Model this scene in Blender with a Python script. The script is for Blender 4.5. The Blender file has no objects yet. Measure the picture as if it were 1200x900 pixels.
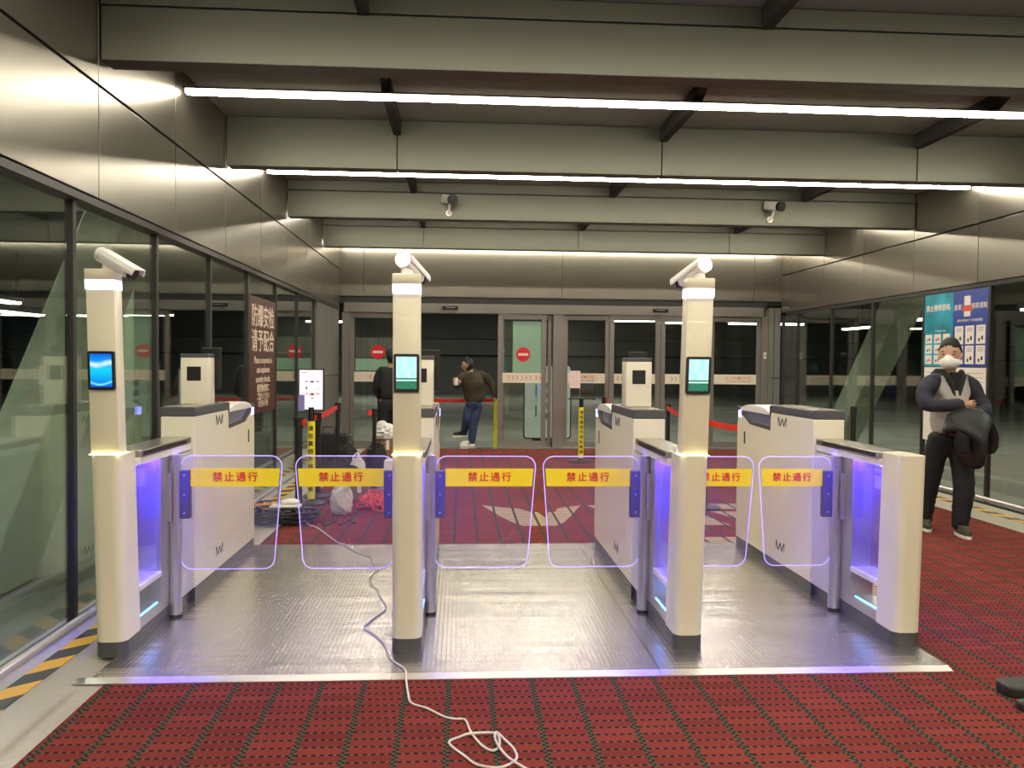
import bpy, bmesh, math, random
from mathutils import Vector, Matrix, Euler, noise
random.seed(7)
PI = math.pi
COL = bpy.context.scene.collection
SC = bpy.context.scene

# ------------------------------------------------------------------ camera, world, exposure
CAM_POS = Vector((0.0, 0.0, 1.55))
F_PX = 960.0
PITCH, YAW, ROLL = math.radians(1.4936), math.radians(3.5573), math.radians(-0.5140)
def make_camera():
    fwd = Vector((math.sin(YAW) * math.cos(PITCH), math.cos(YAW) * math.cos(PITCH), -math.sin(PITCH)))
    right = Vector((math.cos(YAW), -math.sin(YAW), 0))
    down = fwd.cross(right)
    r2 = math.cos(ROLL) * right + math.sin(ROLL) * down
    d2 = -math.sin(ROLL) * right + math.cos(ROLL) * down
    m = Matrix((r2, -d2, -fwd)).transposed().to_4x4()
    m.translation = CAM_POS
    cd = bpy.data.cameras.new('camera')
    cd.sensor_fit = 'HORIZONTAL'; cd.sensor_width = 36.0
    cd.lens = F_PX / 1200.0 * 36.0
    cd.clip_start = 0.05; cd.clip_end = 300
    c = bpy.data.objects.new('camera', cd); COL.objects.link(c)
    c.matrix_world = m
    SC.camera = c
make_camera()
SC.view_settings.view_transform = 'Standard'
SC.view_settings.look = 'None'
SC.view_settings.gamma = 1.0
SC.view_settings.use_curve_mapping = False
SC.view_settings.exposure = 0.0
w = bpy.data.worlds.new('night_sky'); SC.world = w; w.use_nodes = True
w.node_tree.nodes['Background'].inputs[0].default_value = (0.30, 0.36, 0.42, 1)
w.node_tree.nodes['Background'].inputs[1].default_value = 0.012
STRIP = 58.0           # radiance of the ceiling light strips
STRIP_COL = (1.0, 0.92, 0.74)

# ------------------------------------------------------------------ materials
MATS = {}
def mat(name, color=(0.5, 0.5, 0.5), rough=0.5, metal=0.0, emit=None, estr=0.0, spec=0.5, noise=0.0, nscale=8.0, bump=0.0, bscale=60.0, coat=0.0):
    if name in MATS: return MATS[name]
    m = bpy.data.materials.new(name); m.use_nodes = True
    nt = m.node_tree; b = nt.nodes['Principled BSDF']
    b.inputs['Base Color'].default_value = (*color, 1)
    b.inputs['Roughness'].default_value = rough
    b.inputs['Metallic'].default_value = metal
    b.inputs['Specular IOR Level'].default_value = spec
    b.inputs['Coat Weight'].default_value = coat
    if emit:
        b.inputs['Emission Color'].default_value = (*emit, 1)
        b.inputs['Emission Strength'].default_value = estr
    if noise or bump:
        tc = nt.nodes.new('ShaderNodeTexCoord')
    if noise:
        n = nt.nodes.new('ShaderNodeTexNoise'); n.inputs['Scale'].default_value = nscale
        n.inputs['Detail'].default_value = 4
        nt.links.new(tc.outputs['Object'], n.inputs['Vector'])
        r = nt.nodes.new('ShaderNodeValToRGB')
        r.color_ramp.elements[0].position = 0.3; r.color_ramp.elements[1].position = 0.7
        r.color_ramp.elements[0].color = (*[c * (1 - noise) for c in color], 1)
        r.color_ramp.elements[1].color = (*[min(1, c * (1 + noise)) for c in color], 1)
        nt.links.new(n.outputs['Fac'], r.inputs['Fac'])
        nt.links.new(r.outputs['Color'], b.inputs['Base Color'])
    if bump:
        n = nt.nodes.new('ShaderNodeTexNoise'); n.inputs['Scale'].default_value = bscale
        nt.links.new(tc.outputs['Object'], n.inputs['Vector'])
        bu = nt.nodes.new('ShaderNodeBump'); bu.inputs['Strength'].default_value = bump
        bu.inputs['Distance'].default_value = 0.01
        nt.links.new(n.outputs['Fac'], bu.inputs['Height'])
        nt.links.new(bu.outputs['Normal'], b.inputs['Normal'])
    MATS[name] = m
    return m

def glass_mat(name, tint, refl=1.0, rough=0.0, veil=0.0, veil_col=(0.5, 0.6, 0.5)):
    m = bpy.data.materials.new(name); m.use_nodes = True
    nt = m.node_tree; nt.nodes.clear()
    out = nt.nodes.new('ShaderNodeOutputMaterial')
    t = nt.nodes.new('ShaderNodeBsdfTransparent'); t.inputs[0].default_value = (*tint, 1)
    g = nt.nodes.new('ShaderNodeBsdfGlossy'); g.inputs['Roughness'].default_value = rough
    g.inputs[0].default_value = (0.95, 1.0, 0.97, 1)
    fr = nt.nodes.new('ShaderNodeFresnel')
    ge = nt.nodes.new('ShaderNodeNewGeometry'); io = nt.nodes.new('ShaderNodeMath'); io.operation = 'MULTIPLY_ADD'
    io.inputs[1].default_value = 1 / 1.5 - 1.5; io.inputs[2].default_value = 1.5      # same pane reflection seen from either side
    nt.links.new(ge.outputs['Backfacing'], io.inputs[0]); nt.links.new(io.outputs[0], fr.inputs['IOR'])
    mu = nt.nodes.new('ShaderNodeMath'); mu.operation = 'MULTIPLY'; mu.inputs[1].default_value = refl; mu.use_clamp = True
    nt.links.new(fr.outputs[0], mu.inputs[0])
    mx = nt.nodes.new('ShaderNodeMixShader')
    nt.links.new(mu.outputs[0], mx.inputs[0])
    src = t.outputs[0]
    if veil:
        d = nt.nodes.new('ShaderNodeBsdfDiffuse'); d.inputs[0].default_value = (*veil_col, 1)
        m2 = nt.nodes.new('ShaderNodeMixShader'); m2.inputs[0].default_value = veil
        nt.links.new(t.outputs[0], m2.inputs[1]); nt.links.new(d.outputs[0], m2.inputs[2])
        src = m2.outputs[0]
    nt.links.new(src, mx.inputs[1]); nt.links.new(g.outputs[0], mx.inputs[2])
    nt.links.new(mx.outputs[0], out.inputs[0])
    MATS[name] = m
    return m

class NT:
    """small helper for math node chains"""
    def __init__(s, nt): s.nt = nt
    def v(s, sock, x):
        if isinstance(x, (int, float)): sock.default_value = x
        else: s.nt.links.new(x, sock)
    def m(s, op, a, b=0.0, c=None):
        n = s.nt.nodes.new('ShaderNodeMath'); n.operation = op
        s.v(n.inputs[0], a); s.v(n.inputs[1], b)
        if c is not None: s.v(n.inputs[2], c)
        return n.outputs[0]
    def mix(s, f, a, b):
        n = s.nt.nodes.new('ShaderNodeMix'); n.data_type = 'RGBA'
        s.v(n.inputs[0], f)
        for i, x in ((6, a), (7, b)):
            if isinstance(x, tuple): n.inputs[i].default_value = (*x, 1)
            else: s.nt.links.new(x, n.inputs[i])
        return n.outputs[2]
    def noise(s, vec, scale, detail=2, dim='3D'):
        n = s.nt.nodes.new('ShaderNodeTexNoise'); n.inputs['Scale'].default_value = scale
        n.inputs['Detail'].default_value = detail
        s.nt.links.new(vec, n.inputs['Vector']); return n.outputs['Fac']
    def geo(s):
        tc = s.nt.nodes.new('ShaderNodeTexCoord'); sp = s.nt.nodes.new('ShaderNodeSeparateXYZ')
        s.nt.links.new(tc.outputs['Object'], sp.inputs[0])
        return tc.outputs['Object'], sp.outputs[0], sp.outputs[1], sp.outputs[2]
    def comb(s, x, y, z=0.0):
        n = s.nt.nodes.new('ShaderNodeCombineXYZ'); s.v(n.inputs[0], x); s.v(n.inputs[1], y); s.v(n.inputs[2], z)
        return n.outputs[0]

def new_mat(name):
    m = bpy.data.materials.new(name); m.use_nodes = True
    MATS[name] = m
    return m, NT(m.node_tree), m.node_tree.nodes['Principled BSDF']

def carpet_mat(name, red_a, red_b, beige=False):
    m, n, b = new_mat(name)
    vec, x, y, z = n.geo()
    u = n.m('FRACT', n.m('DIVIDE', n.m('ADD', x, 10 - 0.351 + 0.012), 0.2))
    stripe = n.m('LESS_THAN', u, 0.125)
    yy = n.m('DIVIDE', n.m('ADD', y, 10), 0.066)
    v = n.m('FRACT', yy)
    row = n.m('LESS_THAN', v, 0.22)
    dash = n.m('LESS_THAN', n.m('FRACT', n.m('ADD', n.m('DIVIDE', n.m('ADD', x, 10), 0.0333), n.m('MULTIPLY', n.m('FLOOR', yy), 0.27))), 0.55)
    wn = m.node_tree.nodes.new('ShaderNodeTexWhiteNoise'); wn.noise_dimensions = '2D'
    m.node_tree.links.new(n.comb(n.m('FLOOR', n.m('DIVIDE', n.m('ADD', x, 10 - 0.339), 0.2)), n.m('FLOOR', yy)), wn.inputs['Vector'])
    patch = n.noise(vec, 1.3, 2)
    f = n.m('MULTIPLY', n.m('ADD', wn.outputs[0], n.m('MULTIPLY', patch, 1.6)), 0.42)
    red = n.mix(f, red_a, red_b)
    fine = n.noise(vec, 420, 1)
    red = n.mix(n.m('MULTIPLY', n.m('SUBTRACT', fine, 0.35), 0.5), red, (0.05, 0.02, 0.02))
    dcol = n.mix(dash, (0.17, 0.075, 0.055), (0.022, 0.015, 0.012))
    c1 = n.mix(row, red, dcol)
    ck = n.m('LESS_THAN', n.m('FRACT', n.m('ADD', n.m('DIVIDE', y, 0.033), n.m('MULTIPLY', n.m('GREATER_THAN', u, 0.06), 0.5))), 0.5)
    scol = n.mix(ck, (0.016, 0.03, 0.02), (0.11, 0.085, 0.06))
    c2 = n.mix(stripe, c1, scol)
    m.node_tree.links.new(c2, b.inputs['Base Color'])
    b.inputs['Roughness'].default_value = 0.95
    b.inputs['Specular IOR Level'].default_value = 0.1
    bu = m.node_tree.nodes.new('ShaderNodeBump'); bu.inputs['Strength'].default_value = 0.5; bu.inputs['Distance'].default_value = 0.003
    m.node_tree.links.new(n.m('ADD', fine, n.m('MULTIPLY', n.m('SUBTRACT', 1.0, row), 0.6)), bu.inputs['Height'])
    m.node_tree.links.new(bu.outputs[0], b.inputs['Normal'])
    return m
M_CARPET = carpet_mat('red_patterned_carpet', (0.135, 0.021, 0.020), (0.31, 0.054, 0.040))
M_CARPET_BEIGE = carpet_mat('beige_carpet_inlay', (0.46, 0.36, 0.25), (0.60, 0.48, 0.34))

def plate_mat():
    m, n, b = new_mat('checker_plate')
    vec, x, y, z = n.geo()
    a = n.m('SINE', n.m('MULTIPLY', n.m('ADD', x, y), 2 * PI / 0.05))
    c = n.m('SINE', n.m('MULTIPLY', n.m('SUBTRACT', x, y), 2 * PI / 0.05))
    h = n.m('POWER', n.m('MAXIMUM', n.m('MULTIPLY', a, c), 0.0), 0.6)
    und = n.noise(n.comb(n.m('MULTIPLY', x, 0.3), n.m('MULTIPLY', y, 6.5)), 1.0, 2)
    hh = n.m('ADD', n.m('MULTIPLY', h, 0.0008), n.m('MULTIPLY', und, 0.010))
    bu = m.node_tree.nodes.new('ShaderNodeBump'); bu.inputs['Strength'].default_value = 1.0; bu.inputs['Distance'].default_value = 1.0
    m.node_tree.links.new(hh, bu.inputs['Height'])
    m.node_tree.links.new(bu.outputs[0], b.inputs['Normal'])
    g = n.noise(vec, 3, 3)
    m.node_tree.links.new(n.mix(g, (0.50, 0.475, 0.46), (0.62, 0.59, 0.57)), b.inputs['Base Color'])
    m.node_tree.links.new(n.m('ADD', n.m('MULTIPLY', g, 0.08), 0.20), b.inputs['Roughness'])
    b.inputs['Metallic'].default_value = 0.9
    return m
M_PLATE = plate_mat()

def tile_mat():
    m, n, b = new_mat('beige_terrazzo')
    vec, x, y, z = n.geo()
    f = n.noise(vec, 30, 3); g = n.noise(vec, 250, 1)
    c = n.mix(f, (0.43, 0.385, 0.31), (0.56, 0.51, 0.43))
    c = n.mix(n.m('MULTIPLY', g, 0.3), c, (0.34, 0.30, 0.26))
    m.node_tree.links.new(c, b.inputs['Base Color'])
    b.inputs['Roughness'].default_value = 0.35
    return m
M_TILE = tile_mat()

def tape_mat():
    m, n, b = new_mat('hazard_tape')
    vec, x, y, z = n.geo()
    s = n.m('FRACT', n.m('DIVIDE', n.m('ADD', n.m('ADD', y, 20), n.m('MULTIPLY', n.m('ABSOLUTE', x), 0.9)), 0.34))
    c = n.mix(n.m('LESS_THAN', s, 0.5), (0.86, 0.46, 0.02), (0.02, 0.02, 0.02))
    m.node_tree.links.new(c, b.inputs['Base Color'])
    b.inputs['Roughness'].default_value = 0.4
    return m
M_TAPE = tape_mat()

def fascia_mat():
    m, n, b = new_mat('bronze_grey_metal_panel')
    vec, x, y, z = n.geo()
    g = n.noise(n.comb(n.m('MULTIPLY', x, 1.0), n.m('MULTIPLY', y, 1.0), n.m('MULTIPLY', z, 1.0)), 1.2, 2)
    m.node_tree.links.new(n.mix(g, (0.215, 0.195, 0.165), (0.25, 0.23, 0.195)), b.inputs['Base Color'])
    b.inputs['Metallic'].default_value = 0.85
    b.inputs['Roughness'].default_value = 0.30
    return m
M_FASCIA = fascia_mat()
M_BEAM = mat('dark_bronze_beam', (0.105, 0.105, 0.084), 0.40, 0.7)
M_CEIL = mat('ceiling_panel', (0.17, 0.175, 0.145), 0.5, 0.0)
M_GAP = mat('dark_gap', (0.02, 0.02, 0.02), 0.6)
M_DARKM = mat('dark_frame_metal', (0.045, 0.042, 0.04), 0.45, 0.5)
M_FRAME = mat('door_frame_metal', (0.26, 0.24, 0.225), 0.4, 0.6)
M_GREYP = mat('grey_wall_panel', (0.20, 0.195, 0.18), 0.45, 0.4)
M_WHITE = mat('ivory_powder_coat', (0.84, 0.79, 0.60), 0.32, 0.0, coat=0.2)
M_WHITE2 = mat('white_plastic', (0.85, 0.82, 0.78), 0.35)
M_BAND = mat('slate_grey_trim', (0.085, 0.085, 0.088), 0.4)
M_STEEL = mat('brushed_steel', (0.62, 0.61, 0.62), 0.34, 0.85)
M_STEELD = mat('steel_top', (0.42, 0.40, 0.37), 0.25, 0.9)
M_PLATEH = mat('hinge_grey', (0.14, 0.12, 0.19), 0.45, 0.5)
M_BLACK = mat('black_plastic', (0.012, 0.012, 0.013), 0.4)
M_BLACKF = mat('black_fabric', (0.014, 0.014, 0.016), 0.85, bump=0.3, bscale=40)
M_YELLOW = mat('yellow_band', (1.0, 0.80, 0.015), 0.4)
M_YELLOW2 = mat('yellow_wrap', (0.90, 0.78, 0.03), 0.45)
M_REDTXT = mat('red_print', (0.75, 0.03, 0.02), 0.5)
M_RED = mat('red_belt', (0.75, 0.035, 0.025), 0.6, noise=0.15)
M_REDS = mat('red_sign', (0.72, 0.015, 0.03), 0.4)
M_BROWN = mat('brown_banner', (0.085, 0.028, 0.022), 0.5)
M_CREAMT = mat('cream_print', (0.75, 0.62, 0.50), 0.6)
M_BANDW = mat('frosted_band', (0.80, 0.72, 0.60), 0.6)
M_BLUEP = mat('blue_print', (0.02, 0.06, 0.34), 0.4)
M_TEALP = mat('teal_print', (0.015, 0.36, 0.50), 0.4, noise=0.5, nscale=3)
M_PAPER = mat('white_paper', (0.82, 0.78, 0.72), 0.7)
M_GREYT = mat('grey_print', (0.25, 0.25, 0.28), 0.7)
M_DARKT = mat('dark_print', (0.03, 0.03, 0.03), 0.7)
M_MINT = mat('mint_film', (0.38, 0.58, 0.46), 0.6)
M_KIOSK = mat('kiosk_face', (0.42, 0.47, 0.43), 0.4, emit=(0.80, 0.95, 0.80), estr=0.22)  # emission added to brighten the sign face, which lamps leave dark
M_STRIP = mat('strip_diffuser', (1, 1, 1), 0.5, emit=STRIP_COL, estr=STRIP)
M_LEDW = mat('led_band_white', (1, 1, 1), 0.5, emit=(0.62, 0.58, 1.0), estr=3.2)
M_CAPGLOW = mat('fill_lamp', (1, 1, 1), 0.5, emit=(1.0, 0.97, 0.88), estr=4.0)  # white camera rear cap, its overexposed brightness put in as emission
M_LEDWARM = mat('led_collar_warm', (1, 1, 1), 0.5, emit=(1.0, 0.88, 0.42), estr=9.0)
M_LEDB = mat('led_blue', (0.1, 0.1, 1), 0.5, emit=(0.05, 0.02, 1.0), estr=190.0)
M_LEDB3 = mat('led_blue_side', (0.1, 0.1, 1), 0.5, emit=(0.10, 0.06, 1.0), estr=60.0)
M_LEDB2 = mat('led_blue_line', (0.1, 0.2, 1), 0.5, emit=(0.08, 0.30, 1.0), estr=7.0)
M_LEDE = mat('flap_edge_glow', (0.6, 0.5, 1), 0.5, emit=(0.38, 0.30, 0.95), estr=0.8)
M_GLASS = glass_mat('facade_glass', (0.93, 0.97, 0.94), 1.3)
M_DGLASS = glass_mat('door_glass', (0.94, 0.97, 0.95), 0.8)
M_FLAP = glass_mat('flap_acrylic', (0.95, 0.94, 0.97), 0.7, veil=0.035, veil_col=(0.7, 0.62, 0.85))
M_PANE = glass_mat('pane_acrylic', (0.93, 0.92, 1.0), 0.7, veil=0.09, veil_col=(0.35, 0.35, 0.9))  # blue veil puts the LED glow into the pane colour
M_CLEARB = glass_mat('clear_acrylic', (0.95, 0.95, 0.95), 1.0)

# ------------------------------------------------------------------ mesh helpers
def world_off(parent):
    v = Vector((0, 0, 0))
    p = parent
    while p is not None:
        v += p.location; p = p.parent
    return v

class MB:
    def __init__(s): s.bm = bmesh.new()
    def box(s, x0, x1, y0, y1, z0, z1, bev=0.0, seg=2, M=None):
        r = bmesh.ops.create_cube(s.bm, size=1.0)
        vs = r['verts']
        for v in vs:
            v.co = Vector(((x0 + x1) / 2 + v.co.x * (x1 - x0), (y0 + y1) / 2 + v.co.y * (y1 - y0), (z0 + z1) / 2 + v.co.z * (z1 - z0)))
        if bev:
            es = list({e for v in vs for e in v.link_edges})
            rr = bmesh.ops.bevel(s.bm, geom=es, offset=bev, segments=seg, affect='EDGES', profile=0.5)
            vs = list({v for f in rr['faces'] for v in f.verts} | {v for v in vs if v.is_valid})
        if M is not None:
            bmesh.ops.transform(s.bm, matrix=M, verts=[v for v in vs if v.is_valid])
        return s
    def tube(s, pts, r, seg=10, cap=True, closed=False):
        pts = [Vector(p) for p in pts]
        n = len(pts); rings = []
        up = Vector((0, 0, 1))
        prevn = None
        for i, p in enumerate(pts):
            if closed: t = (pts[(i + 1) % n] - pts[i - 1])
            elif i == 0: t = pts[1] - pts[0]
            elif i == n - 1: t = pts[-1] - pts[-2]
            else: t = pts[i + 1] - pts[i - 1]
            t.normalize()
            if prevn is None:
                a = up if abs(t.z) < 0.9 else Vector((1, 0, 0))
                nn = t.cross(a).normalized()
            else:
                nn = (prevn - t * prevn.dot(t)).normalized()
            prevn = nn
            bb = t.cross(nn)
            rr = r[i] if isinstance(r, (list, tuple)) else r
            rings.append([s.bm.verts.new(p + nn * math.cos(2 * PI * k / seg) * rr + bb * math.sin(2 * PI * k / seg) * rr) for k in range(seg)])
        m = n if closed else n - 1
        for i in range(m):
            a, b = rings[i], rings[(i + 1) % n]
            for k in range(seg):
                s.bm.faces.new((a[k], a[(k + 1) % seg], b[(k + 1) % seg], b[k]))
        if cap and not closed:
            s.bm.faces.new(rings[0][::-1]); s.bm.faces.new(rings[-1])
        return s
    def lathe(s, prof, cx, cy, seg=28, sx=1.0, sy=1.0):
        rings = []
        for r, z in prof:
            rings.append([s.bm.verts.new((cx + sx * max(r, 1e-4) * math.cos(2 * PI * k / seg), cy + sy * max(r, 1e-4) * math.sin(2 * PI * k / seg), z)) for k in range(seg)])
        for a, b in zip(rings, rings[1:]):
            for k in range(seg):
                s.bm.faces.new((a[k], a[(k + 1) % seg], b[(k + 1) % seg], b[k]))
        s.bm.faces.new(rings[0][::-1]); s.bm.faces.new(rings[-1])
        return s
    def prism(s, poly, axis, a, b):
        """poly in the two other axes (in xyz order), extruded along axis from a to b"""
        def P(u, v, t):
            return {'x': (t, u, v), 'y': (u, t, v), 'z': (u, v, t)}[axis]
        A = [s.bm.verts.new(P(u, v, a)) for u, v in poly]
        B = [s.bm.verts.new(P(u, v, b)) for u, v in poly]
        s.bm.faces.new(A[::-1]); s.bm.faces.new(B)
        n = len(poly)
        for i in range(n):
            s.bm.faces.new((A[i], A[(i + 1) % n], B[(i + 1) % n], B[i]))
        return s
    def ball(s, c, r, seg=16, M=None):
        rr = r if isinstance(r, (tuple, list)) else (r, r, r)
        o = bmesh.ops.create_uvsphere(s.bm, u_segments=seg, v_segments=seg // 2 + 2, radius=1.0)
        mt = Matrix.Translation(Vector(c)) @ (M if M is not None else Matrix.Identity(4)) @ Matrix.Diagonal((*rr, 1))
        bmesh.ops.transform(s.bm, matrix=mt, verts=o['verts'])
        return s
    def map(s, f):
        for v in s.bm.verts: v.co = f(v.co)
        return s
    def build(s, name, material, parent=None, smooth=False, bevel=0.0, angle=40):
        bmesh.ops.recalc_face_normals(s.bm, faces=s.bm.faces[:])
        off = world_off(parent)
        for v in s.bm.verts: v.co -= off
        me = bpy.data.meshes.new(name)
        s.bm.to_mesh(me); s.bm.free()
        if isinstance(material, (list, tuple)):
            for x in material: me.materials.append(x)
        else: me.materials.append(material)
        o = bpy.data.objects.new(name, me); COL.objects.link(o)
        if parent is not None: o.parent = parent
        if smooth:
            for p in me.polygons: p.use_smooth = True
            try: me.set_sharp_from_angle(angle=math.radians(angle))
            except Exception: pass
        if bevel:
            b = o.modifiers.new('bevel', 'BEVEL'); b.width = bevel; b.segments = 2; b.limit_method = 'ANGLE'
        return o

def tag(o, label, cat, group=None, kind=None):
    o['label'] = label; o['category'] = cat
    if group: o['group'] = group
    if kind: o['kind'] = kind
    return o
def thing(name, label, cat, loc, group=None):
    o = bpy.data.objects.new(name, None); COL.objects.link(o)
    o.location = loc; o.empty_display_size = 0.1
    return tag(o, label, cat, group)
def struct(o, parented=False):
    if not parented: o['kind'] = 'structure'
    return o
def S(name, mb, m, **k):
    return struct(mb.build(name, m, **k))
FONT = None
def text(name, body, size, loc, m, parent, face='-y', align='CENTER', bold=0.0, depth=0.0008, spacing=1.0, rot=None, fat=0.0):
    cu = bpy.data.curves.new(name, 'FONT'); cu.body = body; cu.size = size
    cu.align_x = align; cu.align_y = 'CENTER'; cu.extrude = depth; cu.offset = bold
    cu.space_character = spacing; cu.resolution_u = 2
    t = bpy.data.objects.new('tmp', cu); COL.objects.link(t)
    dg = bpy.context.evaluated_depsgraph_get(); dg.update()
    me = bpy.data.meshes.new_from_object(t.evaluated_get(dg))
    bpy.data.objects.remove(t)
    R = {'-y': Euler((PI / 2, 0, 0)), '+y': Euler((PI / 2, 0, PI)), '+x': Euler((PI / 2, 0, PI / 2)), '-x': Euler((PI / 2, 0, -PI / 2))}[face].to_matrix().to_4x4()
    if rot is not None: R = rot
    if fat:
        bmx = bmesh.new()
        for q, (dx, dy) in enumerate(((fat, 0), (-fat, 0), (0, fat), (0, -fat))):
            m2 = me.copy(); m2.transform(Matrix.Translation((dx, dy, q * 0.00022))); bmx.from_mesh(m2); bpy.data.meshes.remove(m2)
        bmx.to_mesh(me); bmx.free()
    me.transform(Matrix.Translation(Vector(loc) - world_off(parent)) @ R)
    me.materials.clear(); me.materials.append(m)
    me.name = name
    o = bpy.data.objects.new(name, me); COL.objects.link(o); o.parent = parent
    return o
def round_poly(x0, x1, y0, y1, r, seg=6, corners=(1, 1, 1, 1)):
    pts = []
    for (cx, cy, a0, on) in ((x1 - r, y1 - r, 0, corners[0]), (x0 + r, y1 - r, 90, corners[1]), (x0 + r, y0 + r, 180, corners[2]), (x1 - r, y0 + r, 270, corners[3])):
        if on:
            for k in range(seg + 1):
                a = math.radians(a0 + 90 * k / seg); pts.append((cx + r * math.cos(a), cy + r * math.sin(a)))
        else:
            sx = 1 if a0 in (0, 270) else -1; sy = 1 if a0 in (0, 90) else -1
            pts.append((cx + sx * r, cy + sy * r))
    return pts
def skin(name, verts, edges, radii, m, parent, sub=2, root=0, wrinkle=0.0):
    me = bpy.data.meshes.new(name)
    me.from_pydata([Vector(v) for v in verts], edges, [])
    o = bpy.data.objects.new(name, me); COL.objects.link(o)
    sk = o.modifiers.new('skin', 'SKIN'); sk.use_smooth_shade = True
    for i, sv in enumerate(me.skin_vertices[0].data):
        r = radii[i]; sv.radius = r if isinstance(r, tuple) else (r, r)
        sv.use_root = (i == root)
    sb = o.modifiers.new('sub', 'SUBSURF'); sb.levels = sub; sb.render_levels = sub
    dg = bpy.context.evaluated_depsgraph_get(); dg.update()
    me2 = bpy.data.meshes.new_from_object(o.evaluated_get(dg))
    bpy.data.objects.remove(o); bpy.data.meshes.remove(me)
    me2.name = name
    off = world_off(parent)
    for v in me2.vertices:
        if wrinkle:
            q = v.co * 7.0; q.z *= 1.7
            v.co += v.normal * (noise.noise(q) * wrinkle + noise.noise(q * 2.3) * wrinkle * 0.5)
        v.co -= off
    me2.materials.clear(); me2.materials.append(m)
    for p in me2.polygons: p.use_smooth = True
    o = bpy.data.objects.new(name, me2); COL.objects.link(o); o.parent = parent
    return o

# ------------------------------------------------------------------ room constants
XW_L, XW_R = -2.18, 5.90          # fascia planes
XG_L, XG_R = -2.24, 5.93          # glass planes
Y_BACK = 14.85
Y_REAR = -5.5
Z_CEIL = 3.80
Z_FB = 2.515; Z_SEAM = 3.19

# floor and outside ground
S('floor', MB().box(XG_L - 0.1, XG_R + 0.1, Y_REAR, Y_BACK + 0.12, -0.12, 0.0), M_TILE)
carpet = S('floor_carpet', MB().box(-1.68, 5.24, Y_REAR + 0.02, 14.55, 0.0005, 0.006), M_CARPET)
def inlay(poly):
    return MB().prism(poly, 'z', 0.006, 0.0072).build('carpet_inlay', M_CARPET_BEIGE, carpet)
inlay([(0.236, 8.81), (0.50, 8.66), (0.62, 8.60), (0.72, 8.42), (0.80, 8.40), (0.85, 8.10), (0.91, 8.40), (0.99, 8.42), (1.03, 8.62), (1.30, 8.80), (1.12, 8.20), (1.0, 7.84), (0.90, 7.69), (0.60, 7.69), (0.50, 7.88), (0.38, 8.25)])
inlay([(1.38, 8.80), (1.62, 8.80), (1.75, 8.30), (1.60, 8.05), (1.50, 8.35)])
inlay([(2.0, 8.75), (2.45, 8.40), (2.60, 7.71), (2.05, 7.71), (1.80, 8.2)])
inlay([(2.72, 8.88), (3.35, 8.88), (3.3, 8.5), (2.80, 8.56)])
inlay([(2.62, 8.42), (2.95, 8.40), (3.1, 7.9), (2.78, 8.02)])
inlay([(1.9, 7.17), (3.2, 7.17), (3.2, 6.93), (1.9, 6.93)])
inlay([(2.62, 6.40), (3.22, 6.40), (3.16, 5.50), (3.02, 5.20), (2.62, 5.20)])
S('trim_1', MB().box(-2.1, 5.55, 14.56, 14.80, 0.0, 0.012), M_STEELD)       # door threshold
S('ground_outside', MB().box(-30, 34, -8, 60, -0.22, -0.125), mat('outdoor_paving', (0.16, 0.165, 0.14), 0.75, noise=0.25, nscale=0.6))

# hazard tape and tile strips
for nm, x0, x1 in (('left', -2.12, -2.0), ('right', 5.58, 5.70)):
    tag(MB().box(x0, x1, Y_REAR + 0.1, 13.9, 0.0005, 0.003).build('hazard_tape', M_TAPE),
        'black and yellow hazard tape on the floor along the %s glass wall' % nm, 'tape')

# side fascias
def seams(side):
    return [5.096 + 1.325 * k for k in range(-8, 8)] if side < 0 else [7.735 + 1.34 * k for k in range(-10, 6)]
def fascia(side):
    X = XW_L if side < 0 else XW_R
    nm = 'wall_left' if side < 0 else 'wall_right'
    mb = MB(); ys = [Y_REAR] + [y for y in seams(side) if Y_REAR < y < Y_BACK] + [Y_BACK]
    t = 0.05 * side
    for y0, y1 in zip(ys, ys[1:]):
        if y1 - y0 < 0.03: continue
        for z0, z1 in ((Z_FB, Z_SEAM), (Z_SEAM, Z_CEIL)):
            mb.box(min(X, X + t), max(X, X + t), y0 + 0.005, y1 - 0.005, z0 + (0.009 if z0 == Z_SEAM else 0), z1 - (0.009 if z1 == Z_SEAM else 0))
    o = S(nm, mb, M_FASCIA, bevel=0.002)
    mb = MB().box(min(X + t, X + 4 * t), max(X + t, X + 4 * t), Y_REAR, Y_BACK, Z_FB + 0.02, Z_CEIL + 0.1)
    b = mb.build('wall_core', M_GAP, o)
    # soffit lip and head frame of the glazing
    G = XG_L if side < 0 else XG_R
    MB().box(min(X, G + side * .06), max(X, G + side * .06), Y_REAR, 14.6, Z_FB - 0.055, Z_FB - 0.012).build('glazing_head', M_DARKM, o)
fascia(-1); fascia(1)

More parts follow.
